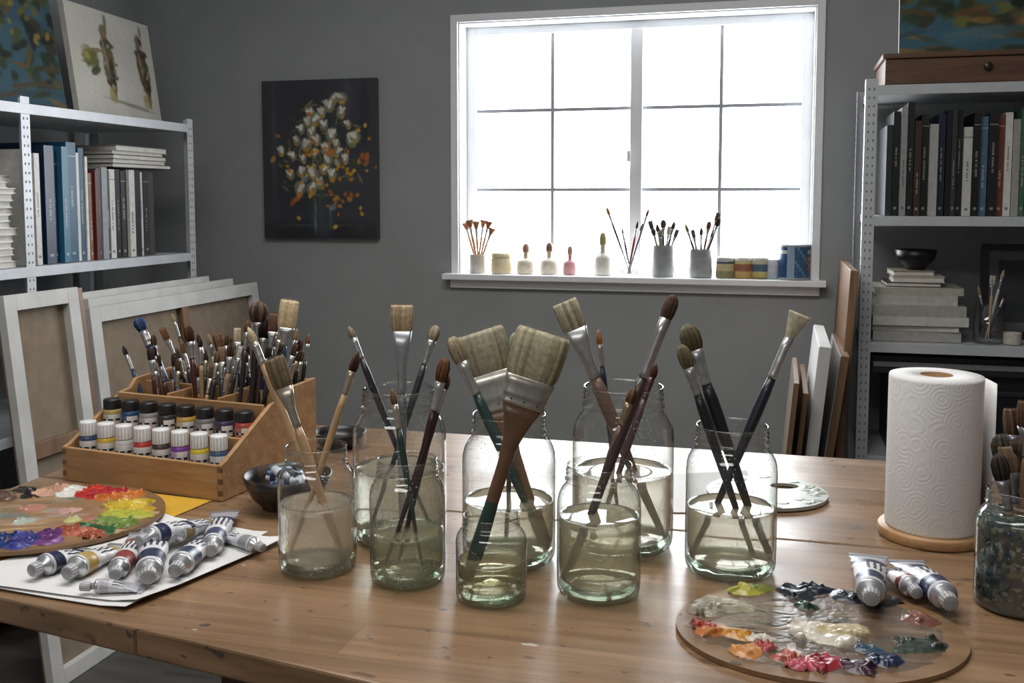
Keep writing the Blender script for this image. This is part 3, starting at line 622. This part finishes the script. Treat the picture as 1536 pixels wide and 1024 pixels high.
canvas_back('stretched_canvas',ya+.05,yc-.1,Xt+.055,hz+.02,.10,0)
canvas_back('stretched_canvas',ya-.1,yc-.2,Xt+.015,hz+.035,.095,0)
Xt2=-1.80
yA=onx(6,440,Xt2).y; yB=onx(118,440,Xt2).y
canvas_back('stretched_canvas',yA,yB,Xt2+.1,zat(Xt2,yA,441),.105,1,.04)
canvas_back('stretched_canvas',yA+.04,onx(143,440,Xt2).y,Xt2+.06,zat(Xt2,yA,446),.105,0,.03,M_BROWNV)

# =================================================== RIGHT SHELF
YS=3.16; XSr=ony(1303,300,YS).x; XE=1.35
zr=[zat(XSr+.3,YS,q) for q in(124,325,519,692)]
TR=T_((XSr,YS,0))
shelving('book_shelf',TR,XE-XSr,[0,XE-XSr],.38,[.1]+zr[::-1],zr[0]+.02)
bc=[(40,42,46),(22,22,24),(150,150,148),(28,28,30),(60,44,40),(24,24,26),(170,170,168),(26,38,58),(20,20,22),(54,56,60),(30,30,32),(200,198,192),(24,24,28),(84,112,138),(30,30,34),(112,64,50),(215,213,206),(160,158,150),(70,104,78),(138,66,52),(205,203,196),(40,44,50),(76,34,34),(190,188,180)]
sp=[]
hs=[.27,.31,.32,.335,.28,.3,.27,.3,.31,.315,.31,.26,.3,.29,.3,.295,.3,.28,.31,.3,.27,.29,.3,.28]
for i in range(40): sp.append((random.uniform(.014,.025),hs[i%24],.24,bc[i%24],0))
books('shelf_books',TR,.05,sp,zr[1],.03)
stack('book_stack',TR,ony(1382,515,YS).x-XSr-.01,.16,zr[2],[(.25,.22,.03,(165,163,158)),(.25,.22,.018,(150,148,142)),(.27,.23,.028,(200,198,192)),(.28,.23,.032,(168,166,160)),(.23,.2,.03,(185,183,176)),(.25,.2,.022,(176,172,160)),(.16,.16,.014,(60,38,32)),(.15,.15,.018,(205,200,190)),(.12,.14,.016,(150,140,120))])
bx=ony(1384,400,YS).x; zz=zr[2]+.2145
mb=MB(); T=T_((bx,YS+.16,zz)); mb.lathe([(0,0),(.03,0),(.032,.008),(.055,.03),(.062,.06),(.058,.06),(.05,.03),(0,.012)],M_SATIN,(26,26,28),40,T); mb.obj('black_bowl',T.translation)
fx0=ony(1488,515,YS).x; T=T_((fx0,YS+.18,zr[2]+.004))@Rx(-.08)
mb=MB(); w,h=.24,.29
for a_,b_ in(((0,0,0),(w,.02,.02)),((0,0,h-.02),(w,.02,h)),((0,0,.02),(.02,.02,h-.02)),((w-.02,0,.02),(w,.02,h-.02))): mb.box(a_,b_,M_SATIN,(24,24,26),T)
mb.box((.02,.008,.02),(w-.02,.016,h-.02),M_MATTE,(90,90,92),T); mb.box((.05,.0065,.05),(w-.05,.008,h-.05),M_MATTE,(44,46,50),T); mb.obj('framed_picture',T.translation)
def pot(name,cx,cy,z,r,h,col,mt=None,tips=(),glass=False,rim=None):
    e=empty(name,(cx,cy,z)); mb=MB(); T=T_((cx,cy,z+.0005))
    m=M_GLASS if glass else (mt or M_SATIN)
    mb.lathe([(0,.002),(r*.95,0),(r,.003),(r,h*.5),(r,h-.003),(r*1.02,h),(r*.97,h),(r*.95,h*.5),(r*.93,.006),(0,.006)] if not glass else [(0,.002),(r*.95,0),(r,.004),(r,h),(r*.96,h)],m,col,28,T)
    mb.obj('body',(cx,cy,z),e)
    for (dx,dz,kd,w,bc_,hc) in tips:
        mb=MB(); add_brush(mb,(cx-dx*.25*(r*.6/max(abs(dx),.001) if abs(dx)>r else .6),cy+random.uniform(-.3,.3)*r,z+.008),(cx+dx,cy+random.uniform(-.5,.5)*r,z+dz),kind=kd,w=w,th=w*.6,hr=.0045,bl=.028,fl=.03,bcol=bc_,hcol=hc)
        mb.obj('brush',(cx,cy,z),e)
    return e
jx=ony(1490,515,YS).x
pot('glass_brush_jar',jx,YS+.08,zr[2]+.001,.042,.12,(70,80,78),tips=[(-.03,.17,'round',.005,(150,140,120),(60,60,60)),(.01,.2,'flat',.008,(200,195,180),(180,150,110)),(.035,.22,'round',.005,(190,180,160),(190,190,190)),(.05,.16,'round',.004,(90,70,60),(50,50,56))],glass=True)
pot('small_paint_pot',ony(1525,515,YS).x,YS+.06,zr[2]+.001,.025,.035,(190,184,170))
mb=MB(); mb.box((.08,.05,zr[3]+.001),(.62,.33,zr[3]+.25),M_SATIN,(28,28,32),TR); mb.box((.08,.045,zr[3]+.19),(.62,.05,zr[3]+.205),M_SATIN,(46,46,50),TR); mb.obj('storage_box',TR@Vector((.3,.1,zr[3])),None,.004)
mb=MB(); 
for i in range(3): mb.box((.03,.03,zr[3]+.251+.018*i),(.6-.02*i,.32,zr[3]+.267+.018*i),M_SATIN,[(40,40,44),(120,120,122),(30,30,32)][i],TR)
mb.obj('portfolio_cases',TR@Vector((.3,.1,zr[3]+.25)))
tx0=ony(1328,100,YS).x; mb=MB(); zt0=zr[0]+.001
mb.box((tx0,YS-.0,zt0+.001),(XE-.02,YS+.3,zt0+.075),M_BROWN); mb.box((tx0-.008,YS-.008,zt0+.075),(XE-.02,YS+.308,zt0+.09),M_BROWN)
kx=ony(1482,100,YS).x; mb.lathe([(0,.012),(.012,.01),(.012,0)],M_SATIN,(36,30,28),16,T_((kx,YS,zt0+.045))@Rx(math.pi/2)); mb.obj('wooden_box',(tx0,YS,zt0),None,.002)
p=ony(1349,78,YS+.05); T=T_((p.x,YS+.06,zt0+.094))@Rx(-.12)
art('landscape_painting',.62,.42,landscape(150,110,.62/.42),T)

# right leaning canvases
def leaner(px_top,py_top,px_bot,py_bot,Y0,W,t,m,face=None):
    a=ony(px_top,py_top,Y0); b=ony(px_bot,py_bot,Y0); k=(a.x-b.x)/(a.z-b.z); x0=b.x-k*b.z; H=a.z/math.cos(math.atan(k))
    T=T_((x0,Y0,.001))@Ry(math.atan(k)); mb=MB()
    mb.box((0,0,0),(t,W,H),m,T=T)
    if face: mb.box((-.002,.002,.002),(0,W,H-.002),face,T=T)
    return mb.obj('leaning_canvas',T.translation,None,.0015)
leaner(1276,406,1252,696,3.0,.55,.022,M_BROWNV)
leaner(1262,534,1236,696,2.9,.5,.022,M_BROWNV,M_FRAME)
leaner(1230,520,1208,696,2.82,.5,.03,M_FRAME,M_PAPER)
leaner(1205,590,1192,696,2.76,.5,.014,M_BROWNV)
leaner(1192,575,1178,696,2.7,.45,.012,M_BROWNV,M_RAW)

# =================================================== SILL ITEMS
zs=wb; ysl=YB+.012
def SX(px): return ony(px,405,ysl).x
pxm=proj((SX(950),ysl,zs))[2]/F
def sill_item(px,wpx): return SX(px),wpx/2*pxm
FB=(176,128,98)
x,r=sill_item(717,26); pot('fan_brush_cup',x,ysl,zs,r,.07,(215,210,200),tips=[(-.05,.19,'fan',.006,FB,(200,160,124)),(-.03,.2,'fan',.006,FB,(190,140,112)),(-.005,.195,'fan',.006,(190,146,112),(200,160,124)),(.02,.2,'fan',.006,FB,(200,160,124)),(.045,.195,'fan',.006,(160,110,84),(190,150,116)),(.06,.17,'fan',.006,FB,(200,160,124))])
def lath(name,px,wpx,hpx,prof,cols,m=M_SATIN,y=None):
    x,r=sill_item(px,wpx); h=hpx*pxm; mb=MB(); T=T_((x,y or ysl,zs+.0005))
    mb.lathe([(a*r,b*h) for a,b in prof],m,lambda i,j:cols[min(i,len(cols)-1)],28,T); return mb.obj(name,T.translation)
cr=(230,216,188)
lath('honey_jar',753,34,32,[(0,0),(.95,0),(1,.06),(1,.7),(.9,.76),(.98,.78),(.98,.97),(.9,1),(0,1)],[cr,cr,(226,210,172),cr,(204,188,146),(232,216,174),(232,216,174),cr])
bp=[(0,0),(.95,0),(1,.04),(1,.38),(.9,.45),(.45,.5),(.28,.55),(.28,.68),(.4,.72),(.42,.85),(.3,.97),(0,1)]
def bcols(a,b,c): return [a,a,a,a,a,b,b,b,c,c,c]
lath('stopper_bottle',789,28,47,bp,bcols((226,214,194),(200,182,154),(160,124,100)))
lath('stopper_bottle',824,28,49,bp,bcols((226,216,200),(206,194,170),(134,106,86)))
lath('stopper_bottle',855,21,44,bp,bcols((200,150,152),(190,130,132),(166,130,112)))
lath('stopper_bottle',904,27,65,bp,bcols((214,208,196),(182,172,154),(160,140,98)))
x,r=sill_item(944,24); pot('glass_brush_jar',x,ysl,zs,r,.075,(200,200,200),tips=[(-.085,.25,'round',.006,(190,140,80),(60,76,100)),(-.03,.18,'round',.004,(200,180,140),(60,80,90)),(.03,.2,'round',.004,(60,50,50),(150,60,50)),(.07,.245,'round',.005,(150,100,70),(120,120,120)),(.05,.19,'flat',.006,(80,70,66),(90,90,96))],glass=True)
G=(150,152,152)
x,r=sill_item(995,33); pot('tin_can_brush_pot',x,ysl-.005,zs,r,.112,G,M_SATIN,tips=[(-.05,.2,'flat',.008,(110,100,90),(110,110,114)),(-.025,.19,'round',.007,(84,76,70),(160,124,90)),(.0,.205,'filbert',.009,(104,94,86),(80,84,90)),(.02,.18,'flat',.008,(160,150,130),(130,100,80)),(.04,.2,'round',.007,(84,74,66),(80,80,86)),(-.01,.17,'flat',.009,(130,120,110),(70,70,76)),(-.04,.175,'mop',.006,(90,80,74),(90,90,96)),(.05,.17,'flat',.007,(120,110,100),(110,84,70))])
x,r=sill_item(1051,34); pot('tin_can_brush_pot',x,ysl-.005,zs,r,.1,(158,158,158),M_SATIN,tips=[(-.055,.19,'round',.006,(160,140,110),(80,70,70)),(-.03,.17,'flat',.007,(104,94,84),(140,104,80)),(.0,.18,'round',.006,(80,66,60),(90,90,96)),(.03,.2,'filbert',.008,(130,90,70),(130,80,70)),(.06,.23,'flat',.008,(120,100,90),(160,124,104)),(.045,.17,'round',.006,(104,104,104),(70,70,80)),(.065,.21,'filbert',.007,(80,60,54),(90,60,60))])
jp=[(0,0),(.95,0),(1,.05),(1,.35),(1,.7),(.95,.8),(.97,.82),(.97,1),(0,1)]
for px,wp,hp,cc in((1088,28,30,[(170,160,130),(170,160,130),(140,132,98),(196,180,140),(80,88,96),(210,205,190),(190,190,180),(200,200,195)]),(1115,28,30,[(196,156,90),(196,156,90),(190,154,96),(150,96,74),(206,190,124),(205,200,190),(205,200,190),(205,200,190)]),(1140,26,30,[(124,118,86),(124,118,86),(180,166,100),(84,100,120),(196,188,156),(200,195,180),(195,190,180),(195,190,180)]),(1159,20,28,[(200,206,212),(200,206,212),(176,188,204),(195,200,208),(210,214,220),(216,216,218),(215,215,218),(210,210,210)])):
    lath('paint_jar_small',px,wp,hp,jp,cc)
x,r=sill_item(1191,44); mb=MB(); T=T_((x,ysl-.012,zs+.0005)); h=.122
def cc(i,j):
    u=(j-27)%40
    if u<3: return (150,170,190)
    if u<9: return (58,96,132) if (i+u)%5 else (110,140,160)
    if 5<=i<=8 and 9<=u<15: return (134,58,50) if (i*u)%4 else (170,120,90)
    if i==10: return (190,190,180)
    return (38,70,108) if (i+u)%3 else (46,82,122)
zl=[.008+(h-.016)*k/9 for k in range(10)]
mb.lathe([(0,0),(r,0),(r*1.02,.004)]+[(r,q) for q in zl]+[(r*1.02,h-.004),(r,h),(r*.9,h-.003),(0,h-.003)],M_SATIN,lambda i,j:(cc(i,j) if 2<i<12 else (160,165,170)),40,T); mb.obj('paint_tin',T.translation)

# =================================================== PAPERS
def sheet(name,pts,z,m,t=.0006,curl=0):
    P=[onz(a,b,z) for a,b in pts]; mb=MB(); N=24
    g=[]
    for i in range(N+1):
        for j in range(N+1):
            u=i/N;v=j/N
            q=P[0]*(1-u)*(1-v)+P[1]*u*(1-v)+P[2]*u*v+P[3]*(1-u)*v
            e=max(0,abs(u-.5)*2-.75)*4*max(0,abs(v-.5)*2-.5)
            zz=z+curl*(e+.15*(math.sin(u*7+v*3)+1)*max(abs(u-.5),abs(v-.5)))
            g.append((q.x,q.y,zz))
    vs=g+[(a,b,c_-t) for a,b,c_ in g]; o=(N+1)**2; fs=[]
    for i in range(N):
        for j in range(N):
            a=i*(N+1)+j; fs.append((a,a+N+1,a+N+2,a+1)); fs.append((a+o,a+1+o,a+N+2+o,a+N+1+o))
    mb.add(vs,fs,m,(255,)*3,True); return mb.obj(name,P[0])
sheet('yellow_paper',[(-160,800),(20,878),(318,750),(165,732)],TZ+.0015,M_YPAPER)
sheet('paper_sheet',[(-90,868),(188,914),(402,800),(244,772)],TZ+.003,M_PAPER,curl=.006)
sheet('paper_sheet',[(-60,872),(205,905),(430,808),(228,786)],TZ+.0055,M_PAPER,curl=.008)
sheet('paper_sheet',[(985,712),(1010,768),(1150,770),(1120,705)],TZ+.0015,M_PAPER)

# =================================================== PALETTES
def palette(name,ctr,rx,ry,rot,strokes_fn,hole=None,z=TZ,N=230,bm=None,mu=(.05,.97)):
    T=T_((ctr.x,ctr.y,z+.0005))@Rz(rot); mb=MB(); n=72; t=.005
    o=[(rx*math.cos(2*math.pi*i/n),ry*math.sin(2*math.pi*i/n)) for i in range(n)]
    bm=bm or M_PALW
    if hole:
        hx,hy,hr1,hr2=hole; h=[(hx+hr1*math.cos(2*math.pi*i/n),hy+hr2*math.sin(2*math.pi*i/n)) for i in range(n)]
        vs=[(a,b,0) for a,b in o]+[(a,b,t) for a,b in o]+[(a,b,t) for a,b in h]+[(a,b,0) for a,b in h]; fs=[]
        for k in range(3): fs+=[(k*n+i,k*n+(i+1)%n,(k+1)*n+(i+1)%n,(k+1)*n+i) for i in range(n)]
        fs+=[(3*n+i,3*n+(i+1)%n,(i+1)%n,i) for i in range(n)]
        mb.add(vs,fs,bm,(200,200,195),False,T)
    else:
        vs=[(a,b,0) for a,b in o]+[(a,b,t) for a,b in o]
        mb.add(vs,[tuple(reversed(range(n))),tuple(range(n,2*n))]+[(i,(i+1)%n,(i+1)%n+n,i+n) for i in range(n)],bm,(200,200,195),False,T)
    rs=Ras(N,N,1.0,(150,110,70))
    strokes_fn(rs); rs.mute(*mu)
    idx={}; vs=[];fs=[];cs=[]
    def vid(i,j):
        if (i,j) not in idx:
            idx[(i,j)]=len(vs); x_=(j/(N-1)-.5)*2*rx; y_=(i/(N-1)-.5)*2*ry
            vs.append((x_,y_,t+max(0,rs.h[i,j])-.0003))
        return idx[(i,j)]
    for i in range(N-1):
        for j in range(N-1):
            x_=((j+.5)/(N-1)-.5)*2; y_=((i+.5)/(N-1)-.5)*2
            if x_*x_+y_*y_>.97: continue
            if hole:
                if ((x_*rx-hole[0])/hole[2])**2+((y_*ry-hole[1])/hole[3])**2<1.25: continue
            if rs.h[i,j]>.0003:
                fs.append((vid(i,j),vid(i,j+1),vid(i+1,j+1),vid(i+1,j))); cs.append(tuple(rs.a[i,j]))
    mb.add(vs,fs,M_GLOSS,cs,True,T); return mb.obj(name,T.translation)
def dabs(rs,lst,h=.004):
    for (u,v,r,c_) in lst:
        rs.ell(u,v,r,r*.8,random.random()*3,c_,1,.12,.45,h)
        for _ in range(5):
            rs.ell(u+random.uniform(-.6,.6)*r,v+random.uniform(-.6,.6)*r,r*random.uniform(.2,.5),r*.2,random.random()*3,jit(c_,34),.8,.3,.5,h*1.4)
def s_left(rs):
    cs=[(180,140,96),(196,170,130),(150,120,90),(176,150,140),(140,110,80),(190,120,110),(160,150,90),(120,130,120)]
    rs.ell(.5,.5,.6,.6,0,(160,122,84),1,.2,.1,.0006)
    for i in range(60): rs.ell(.5+random.gauss(0,.22),.5+random.gauss(0,.22),random.uniform(.04,.13),random.uniform(.015,.05),random.uniform(-.5,.5),random.choice(cs),.85,.35,.4,.0012)
    ring=[((225,222,215),1.55),((210,62,52),1.25),((176,36,42),1.05),((214,125,56),.85),((222,192,60),.45),((215,180,52),.15),((192,192,70),-.05),((116,142,66),-.3),((46,104,62),-.6),((176,90,64),-.75),((108,54,118),-1.05),((60,60,138),-1.3),((30,58,124),-1.6),((40,98,148),-1.95),((124,168,190),-2.4),((205,205,200),-2.8),((70,50,40),2.7),((86,62,44),2.3),((40,36,34),2.0),((200,152,124),1.8)]
    for c_,a in ring:
        for q in(.42,.37,.32): dabs(rs,[(.5+q*math.cos(a+random.uniform(-.08,.08)),.5+q*math.sin(a),.065,jit(c_,18))])
    dabs(rs,[(.62,.55,.05,(210,160,150)),(.45,.6,.06,(195,135,115)),(.5,.4,.06,(180,190,180)),(.68,.42,.05,(200,195,130))],.0025)
cL=onz(52,783,TZ+.003); palette('paint_palette',cL,.178,.155,YAW,s_left,z=TZ+.0085)
def s_right(rs):
    rs.ell(.5,.5,.6,.6,0,(106,86,68),1,.2,.1,.0005)
    for i in range(70): rs.ell(.5+random.gauss(0,.22),.5+random.gauss(0,.2),random.uniform(.04,.12),random.uniform(.02,.05),random.uniform(-.6,.6),random.choice([(112,94,76),(130,110,88),(90,76,62),(98,90,78),(118,96,74),(76,68,58)]),.8,.4,.4,.0008)
    dabs(rs,[(.19,.72,.12,(156,148,126)),(.13,.66,.08,(142,134,116)),(.3,.9,.08,(180,174,66)),(.36,.93,.06,(130,138,60)),(.5,.9,.1,(34,40,44)),(.58,.93,.07,(24,30,44)),(.68,.86,.08,(30,34,50)),(.8,.82,.09,(52,52,54)),(.5,.73,.055,(26,56,44)),(.12,.45,.07,(190,112,54)),(.2,.42,.07,(204,142,56)),(.1,.5,.05,(160,56,46)),(.27,.3,.06,(164,64,54)),(.2,.25,.07,(204,136,72)),(.5,.45,.15,(208,200,184)),(.58,.48,.1,(196,180,140)),(.44,.17,.09,(156,42,56)),(.36,.14,.06,(186,72,88)),(.36,.24,.05,(215,202,194)),(.56,.14,.08,(56,26,40)),(.65,.2,.08,(32,46,76)),(.62,.3,.05,(54,80,100)),(.88,.62,.08,(120,72,58)),(.8,.35,.1,(60,68,60)),(.28,.38,.05,(220,212,196)),(.33,.2,.05,(176,84,66))],.0045)
cR=onz(1228,950); palette('paint_palette',cR,.150,.122,YAW-.05,s_right)
def s_far(rs):
    for i in range(40):
        a=random.uniform(0,6.28); q=random.uniform(.32,.47); rs.ell(.5+q*math.cos(a),.5+q*math.sin(a),.07,.04,random.random()*3,random.choice([(140,152,132),(110,126,100),(160,164,156),(134,134,108),(120,134,134)]),.9,.3,.4,.001)
cF=onz(1150,743); palette('paint_palette',cF,.092,.088,YAW,s_far,hole=(.035,.028,.022,.016),z=TZ+.0018,bm=mat('pale_palette',(160,163,153),.35))

# =================================================== TUBES
def ptube(cap,tail,r=.0135,band=(36,44,84),body=(222,222,224),capc=(200,200,202),z=TZ+.0062,crush=1.0):
    a=onz(*cap,z+r); b=onz(*tail,z+r*.4); d=(b-a); d.z=0; L_=d.length; ang=math.atan2(d.y,d.x)
    T=T_((a.x,a.y,z+r*1.02))@Rz(ang); mb=MB(); n=28; ph=random.uniform(0,6)
    def ring(x_,w,h,zc=0,wob=0): return [Vector((x_,w*math.cos(2*math.pi*j/n)*(1+wob*math.sin(j*3.3)),zc+h*math.sin(2*math.pi*j/n))) for j in range(n)]
    capL=.012
    mb.loft([ring(0,r*.5,r*.5),ring(.001,r*.58,r*.58),ring(capL*.9,r*.64,r*.64),ring(capL,r*.5,r*.5)],M_SATIN,lambda i,j:(capc if j%2 else tuple(v*.75 for v in capc)))
    mb.loft([ring(capL,r*.4,r*.4),ring(capL+.003,r*.45,r*.45),ring(capL+.006,r*.9,r*.9),ring(capL+.009,r,r)],M_METAL,(200,200,204))
    B=L_-capL-.009; x0=capL+.009; rows=[]
    for k in range(22):
        t=k/21; w=r*(1+.45*t**1.6); h=r*(1-crush*.93*t**1.5)*(1+.09*math.sin(k*1.9+ph)*t); zc=-(r-h)*.72
        wob=.045*math.sin(k*2.1+ph)*t
        rows.append(ring(x0+B*t,w*(1+.05*math.sin(k*1.7+ph)),max(h,.001),zc,wob))
    def col(i,j):
        if i<1: return (205,205,210)
        if i<5: return band
        if i<15:
            if 7<=i<=12 and j in(4,6,8,10): return (70,72,84)
            if i in(13,14): return band if j%28<14 else body
            return body
        return (176,176,182)
    mb.loft(rows,M_SATIN,col)
    x1=x0+B; w=r*1.45; mb.box((x1-.004,-w,-.72*r*.93-.0015),(x1+.002,w,-.72*r*.93+.0025),M_METAL,(190,190,194))
    mb.v=[T@p for p in mb.v]
    return mb.obj('paint_tube',T.translation)
NV=(34,42,74)
ptube((47,856),(140,826),.0135,NV)
ptube((100,860),(185,818),.014,(180,152,84))
ptube((172,862),(215,800),.0125,(140,60,54))
ptube((222,866),(238,792),.0155,NV)
ptube((262,856),(322,802),.0145,(52,60,88))
ptube((316,826),(338,768),.014,(60,68,98))
ptube((208,812),(300,782),.013,NV,z=TZ+.02)
ptube((250,808),(330,778),.012,(144,124,80),z=TZ+.012)
ptube((395,822),(322,800),.010,(150,150,155))
ptube((120,880),(215,882),.0085,(170,170,176),(200,200,204))
ptube((1307,898),(1302,834),.0155,NV,z=TZ+.012)
ptube((1426,905),(1358,842),.0155,NV,z=TZ+.0062)
ptube((1376,890),(1334,856),.012,(116,54,50),z=TZ+.0062)

# =================================================== PAPER TOWEL
f=onz(1395,826); rb=.069; cT=f+(f-Vector((0,0,f.z))).normalized()*rb*.95; cT.z=TZ
pt=empty('paper_towel_roll',(cT.x,cT.y,TZ)); T=T_((cT.x,cT.y,TZ+.0005))
D=proj(cT)[2]; rp=.0605*D/1.38
mb=MB(); mb.lathe([(0,0),(rb*.98,0),(rb,.002),(rb,.012),(rb*.98,.014),(0,.014)],M_ORG,(200,)*3,64,T); mb.obj('wood_base',cT,pt)
bkt=cT+FW*rp; hT=zat(bkt.x,bkt.y,551)-TZ
m,nt,b=newmat('paper_towel'); L=nt.links
b.inputs['Base Color'].default_value=(.80,.79,.78,1); b.inputs['Roughness'].default_value=.95; b.inputs['Specular IOR Level'].default_value=.1
tc=nn(nt,'ShaderNodeTexCoord'); vo=nn(nt,'ShaderNodeTexVoronoi'); vo.inputs['Scale'].default_value=34; L.new(tc.outputs['Object'],vo.inputs['Vector'])
ml=nn(nt,'ShaderNodeMath',operation='MULTIPLY'); ml.inputs[1].default_value=36; L.new(vo.outputs['Distance'],ml.inputs[0])
sn_=nn(nt,'ShaderNodeMath',operation='SINE'); L.new(ml.outputs[0],sn_.inputs[0])
no=nn(nt,'ShaderNodeTexNoise'); no.inputs['Scale'].default_value=500; L.new(tc.outputs['Object'],no.inputs['Vector'])
ad=nn(nt,'ShaderNodeMath',operation='MULTIPLY_ADD'); ad.inputs[1].default_value=1.2; L.new(no.outputs['Fac'],ad.inputs[0]); L.new(sn_.outputs[0],ad.inputs[2])
bp_=nn(nt,'ShaderNodeBump'); bp_.inputs['Strength'].default_value=.13; bp_.inputs['Distance'].default_value=.001; L.new(ad.outputs[0],bp_.inputs['Height']); L.new(bp_.outputs[0],b.inputs['Normal'])
M_TOWEL=m
mb=MB(); hc=.021
mb.lathe([(hc,.0145),(rp*.985,.0145),(rp,.018),(rp,hT-.004),(rp*.985,hT),(hc,hT),(hc,.0145)],M_TOWEL,(235,)*3,96,T)
mb.lathe([(hc*.99,.0145),(hc*.99,hT+.0005),(hc*.92,hT+.0005),(hc*.92,.0145)],M_CARD,(150,115,80),48,T)
mb.lathe([(0,.02),(hc*.9,.02)],M_CARD,(90,70,50),32,T); mb.obj('roll',cT,pt)
mb=MB(); vs=[];N=14; a0=YAW+math.radians(70)
pts=[]
for i in range(N):
    t=i/(N-1); a=a0-t*math.radians(66); rr_=rp+.0008+.009*t*t; pts.append((rr_*math.cos(a),rr_*math.sin(a)))
lx,ly=pts[-1]; 
for k in range(1,7): pts.append((lx+.0010*k*math.cos(YAW),ly-.007*k))
K=len(pts)
for z_ in (.015,hT*.5,hT-.006):
    for (a_,b_) in pts: vs.append((a_,b_,z_))
fs=[(r_*K+i,r_*K+i+1,(r_+1)*K+i+1,(r_+1)*K+i) for r_ in range(2) for i in range(K-1)]
mb.add(vs,fs,M_TOWEL,(235,)*3,True,T); ob=mb.obj('loose_sheet',cT,pt)
sm=ob.modifiers.new('solid','SOLIDIFY'); sm.thickness=.0006

# =================================================== RIGHT SPECKLED JAR
m,nt,b=newmat('speckled_paint_jar'); L=nt.links
tc=nn(nt,'ShaderNodeTexCoord'); vo=nn(nt,'ShaderNodeTexVoronoi'); vo.inputs['Scale'].default_value=190; L.new(tc.outputs['Object'],vo.inputs['Vector'])
nw=nn(nt,'ShaderNodeTexNoise'); nw.inputs['Scale'].default_value=60; L.new(tc.outputs['Object'],nw.inputs['Vector'])
av=nn(nt,'ShaderNodeVectorMath',operation='MULTIPLY_ADD'); L.new(nw.outputs['Color'],av.inputs[0]); av.inputs[1].default_value=(.012,.012,.012); L.new(tc.outputs['Object'],av.inputs[2]); L.new(av.outputs[0],vo.inputs['Vector'])
cr_=nn(nt,'ShaderNodeValToRGB'); e=cr_.color_ramp.elements; e[0].color=lin((44,54,50)); e[1].position=.4; e[1].color=lin((64,76,74))
for p_,c_ in((.6,(46,58,76)),(.75,(104,106,82)),(.86,(46,60,54)),(.95,(124,126,112))):
    q=e.new(p_); q.color=lin(c_)
sep=nn(nt,'ShaderNodeSeparateColor'); L.new(vo.outputs['Color'],sep.inputs[0]); L.new(sep.outputs[0],cr_.inputs[0]); L.new(cr_.outputs[0],b.inputs['Base Color']); b.inputs['Roughness'].default_value=.12
M_SPECK=m
f=onz(1556,932); rj=.047; cJ=f+FW*rj*.9; cJ.z=TZ; HJ=zat(cJ.x,cJ.y,734)-TZ
e=empty('speckled_brush_jar',(cJ.x,cJ.y,TZ)); mb=MB(); Tj=T_((cJ.x,cJ.y,TZ+.0005))
mb.lathe([(a_*rj*.985,b_*HJ) for a_,b_ in PROF if b_<.80]+[(.8*rj,.79*HJ),(0,.78*HJ)],M_SPECK,(60,)*3,56,Tj); mb.obj('murky_contents',cJ,e)
mb=MB(); mb.lathe([(a_*rj,b_*HJ) for a_,b_ in PROF],M_GLASS,(60,)*3,56,Tj); mb.obj('glass',cJ,e)
DJ=proj(cJ)[2]
for (tx,ty,kd,w,bc_,hc_) in [(1500,650,'filbert',.011,(70,66,58),(110,80,56)),(1512,668,'flat',.011,(120,102,82),(130,102,76)),(1522,612,'flat',.012,(96,78,62),(60,50,44)),(1496,680,'filbert',.009,(66,60,54),(140,112,84)),(1545,600,'flat',.012,(86,64,50),(112,84,62)),(1530,655,'mop',.010,(80,70,60),(40,40,44)),(1570,620,'round',.008,(150,130,100),(60,40,40))]:
    mb=MB(); add_brush(mb,(cJ.x+(1556-tx)*.0001,cJ.y,TZ+.015),ond(tx,ty,DJ+random.uniform(-.02,.02)),kind=kd,w=w,th=w*.7,hr=.006,bl=.03,fl=.035,bcol=bc_,hcol=hc_,fcol=(150,150,155)); mb.obj('brush',cJ,e)

# =================================================== LIGHT, WORLD, CAMERA
w=bpy.data.worlds.new('overcast_sky'); sc.world=w; w.use_nodes=True; nt=w.node_tree; bg=nt.nodes['Background']
bg.inputs['Color'].default_value=(.93,.965,1,1); bg.inputs['Strength'].default_value=15.0
def area(name,loc,rot,sx,sy,en,col=(1,1,1),portal=False):
    l=bpy.data.lights.new(name,'AREA'); l.shape='RECTANGLE'; l.size=sx; l.size_y=sy; l.energy=en; l.color=col
    if portal: l.cycles.is_portal=True
    o=bpy.data.objects.new(name,l); COL.objects.link(o); o.location=loc; o.rotation_euler=rot; return o
area('window_sky_portal',((wl+wr)/2,YB+.14,(wb+wt)/2),(-math.pi/2,0,0),wr-wl,wt-wb,1,portal=True)
slab('added_fill_housing',(-1.35,1.0,ZC-.05),(.25,1.7,ZC-.001),M_TRIM,.004)  # made-up housing for the fill light over the table
area('added_fill_light',(-.55,1.35,ZC-.055),(0,0,0),1.5,.6,27,(1,.98,.95))  # soft overhead fill, added to brighten the room
slab('added_fill_housing',(-1.35,-1.0,ZC-.05),(.25,-.3,ZC-.001),M_TRIM,.004)  # made-up housing for the fill behind the camera
area('added_fill_light',(-.55,-.65,ZC-.055),(0,0,0),1.5,.6,22,(1,.98,.95))  # unseen second fill, added to lift surfaces facing the camera
cam=bpy.data.cameras.new('camera'); cam.sensor_width=36; cam.lens=F/1536*36; cam.shift_y=-(512-PPY)/1536; cam.clip_start=.02
co=bpy.data.objects.new('camera',cam); COL.objects.link(co); co.location=C; co.rotation_euler=(math.pi/2-PIT,0,YAW); sc.camera=co
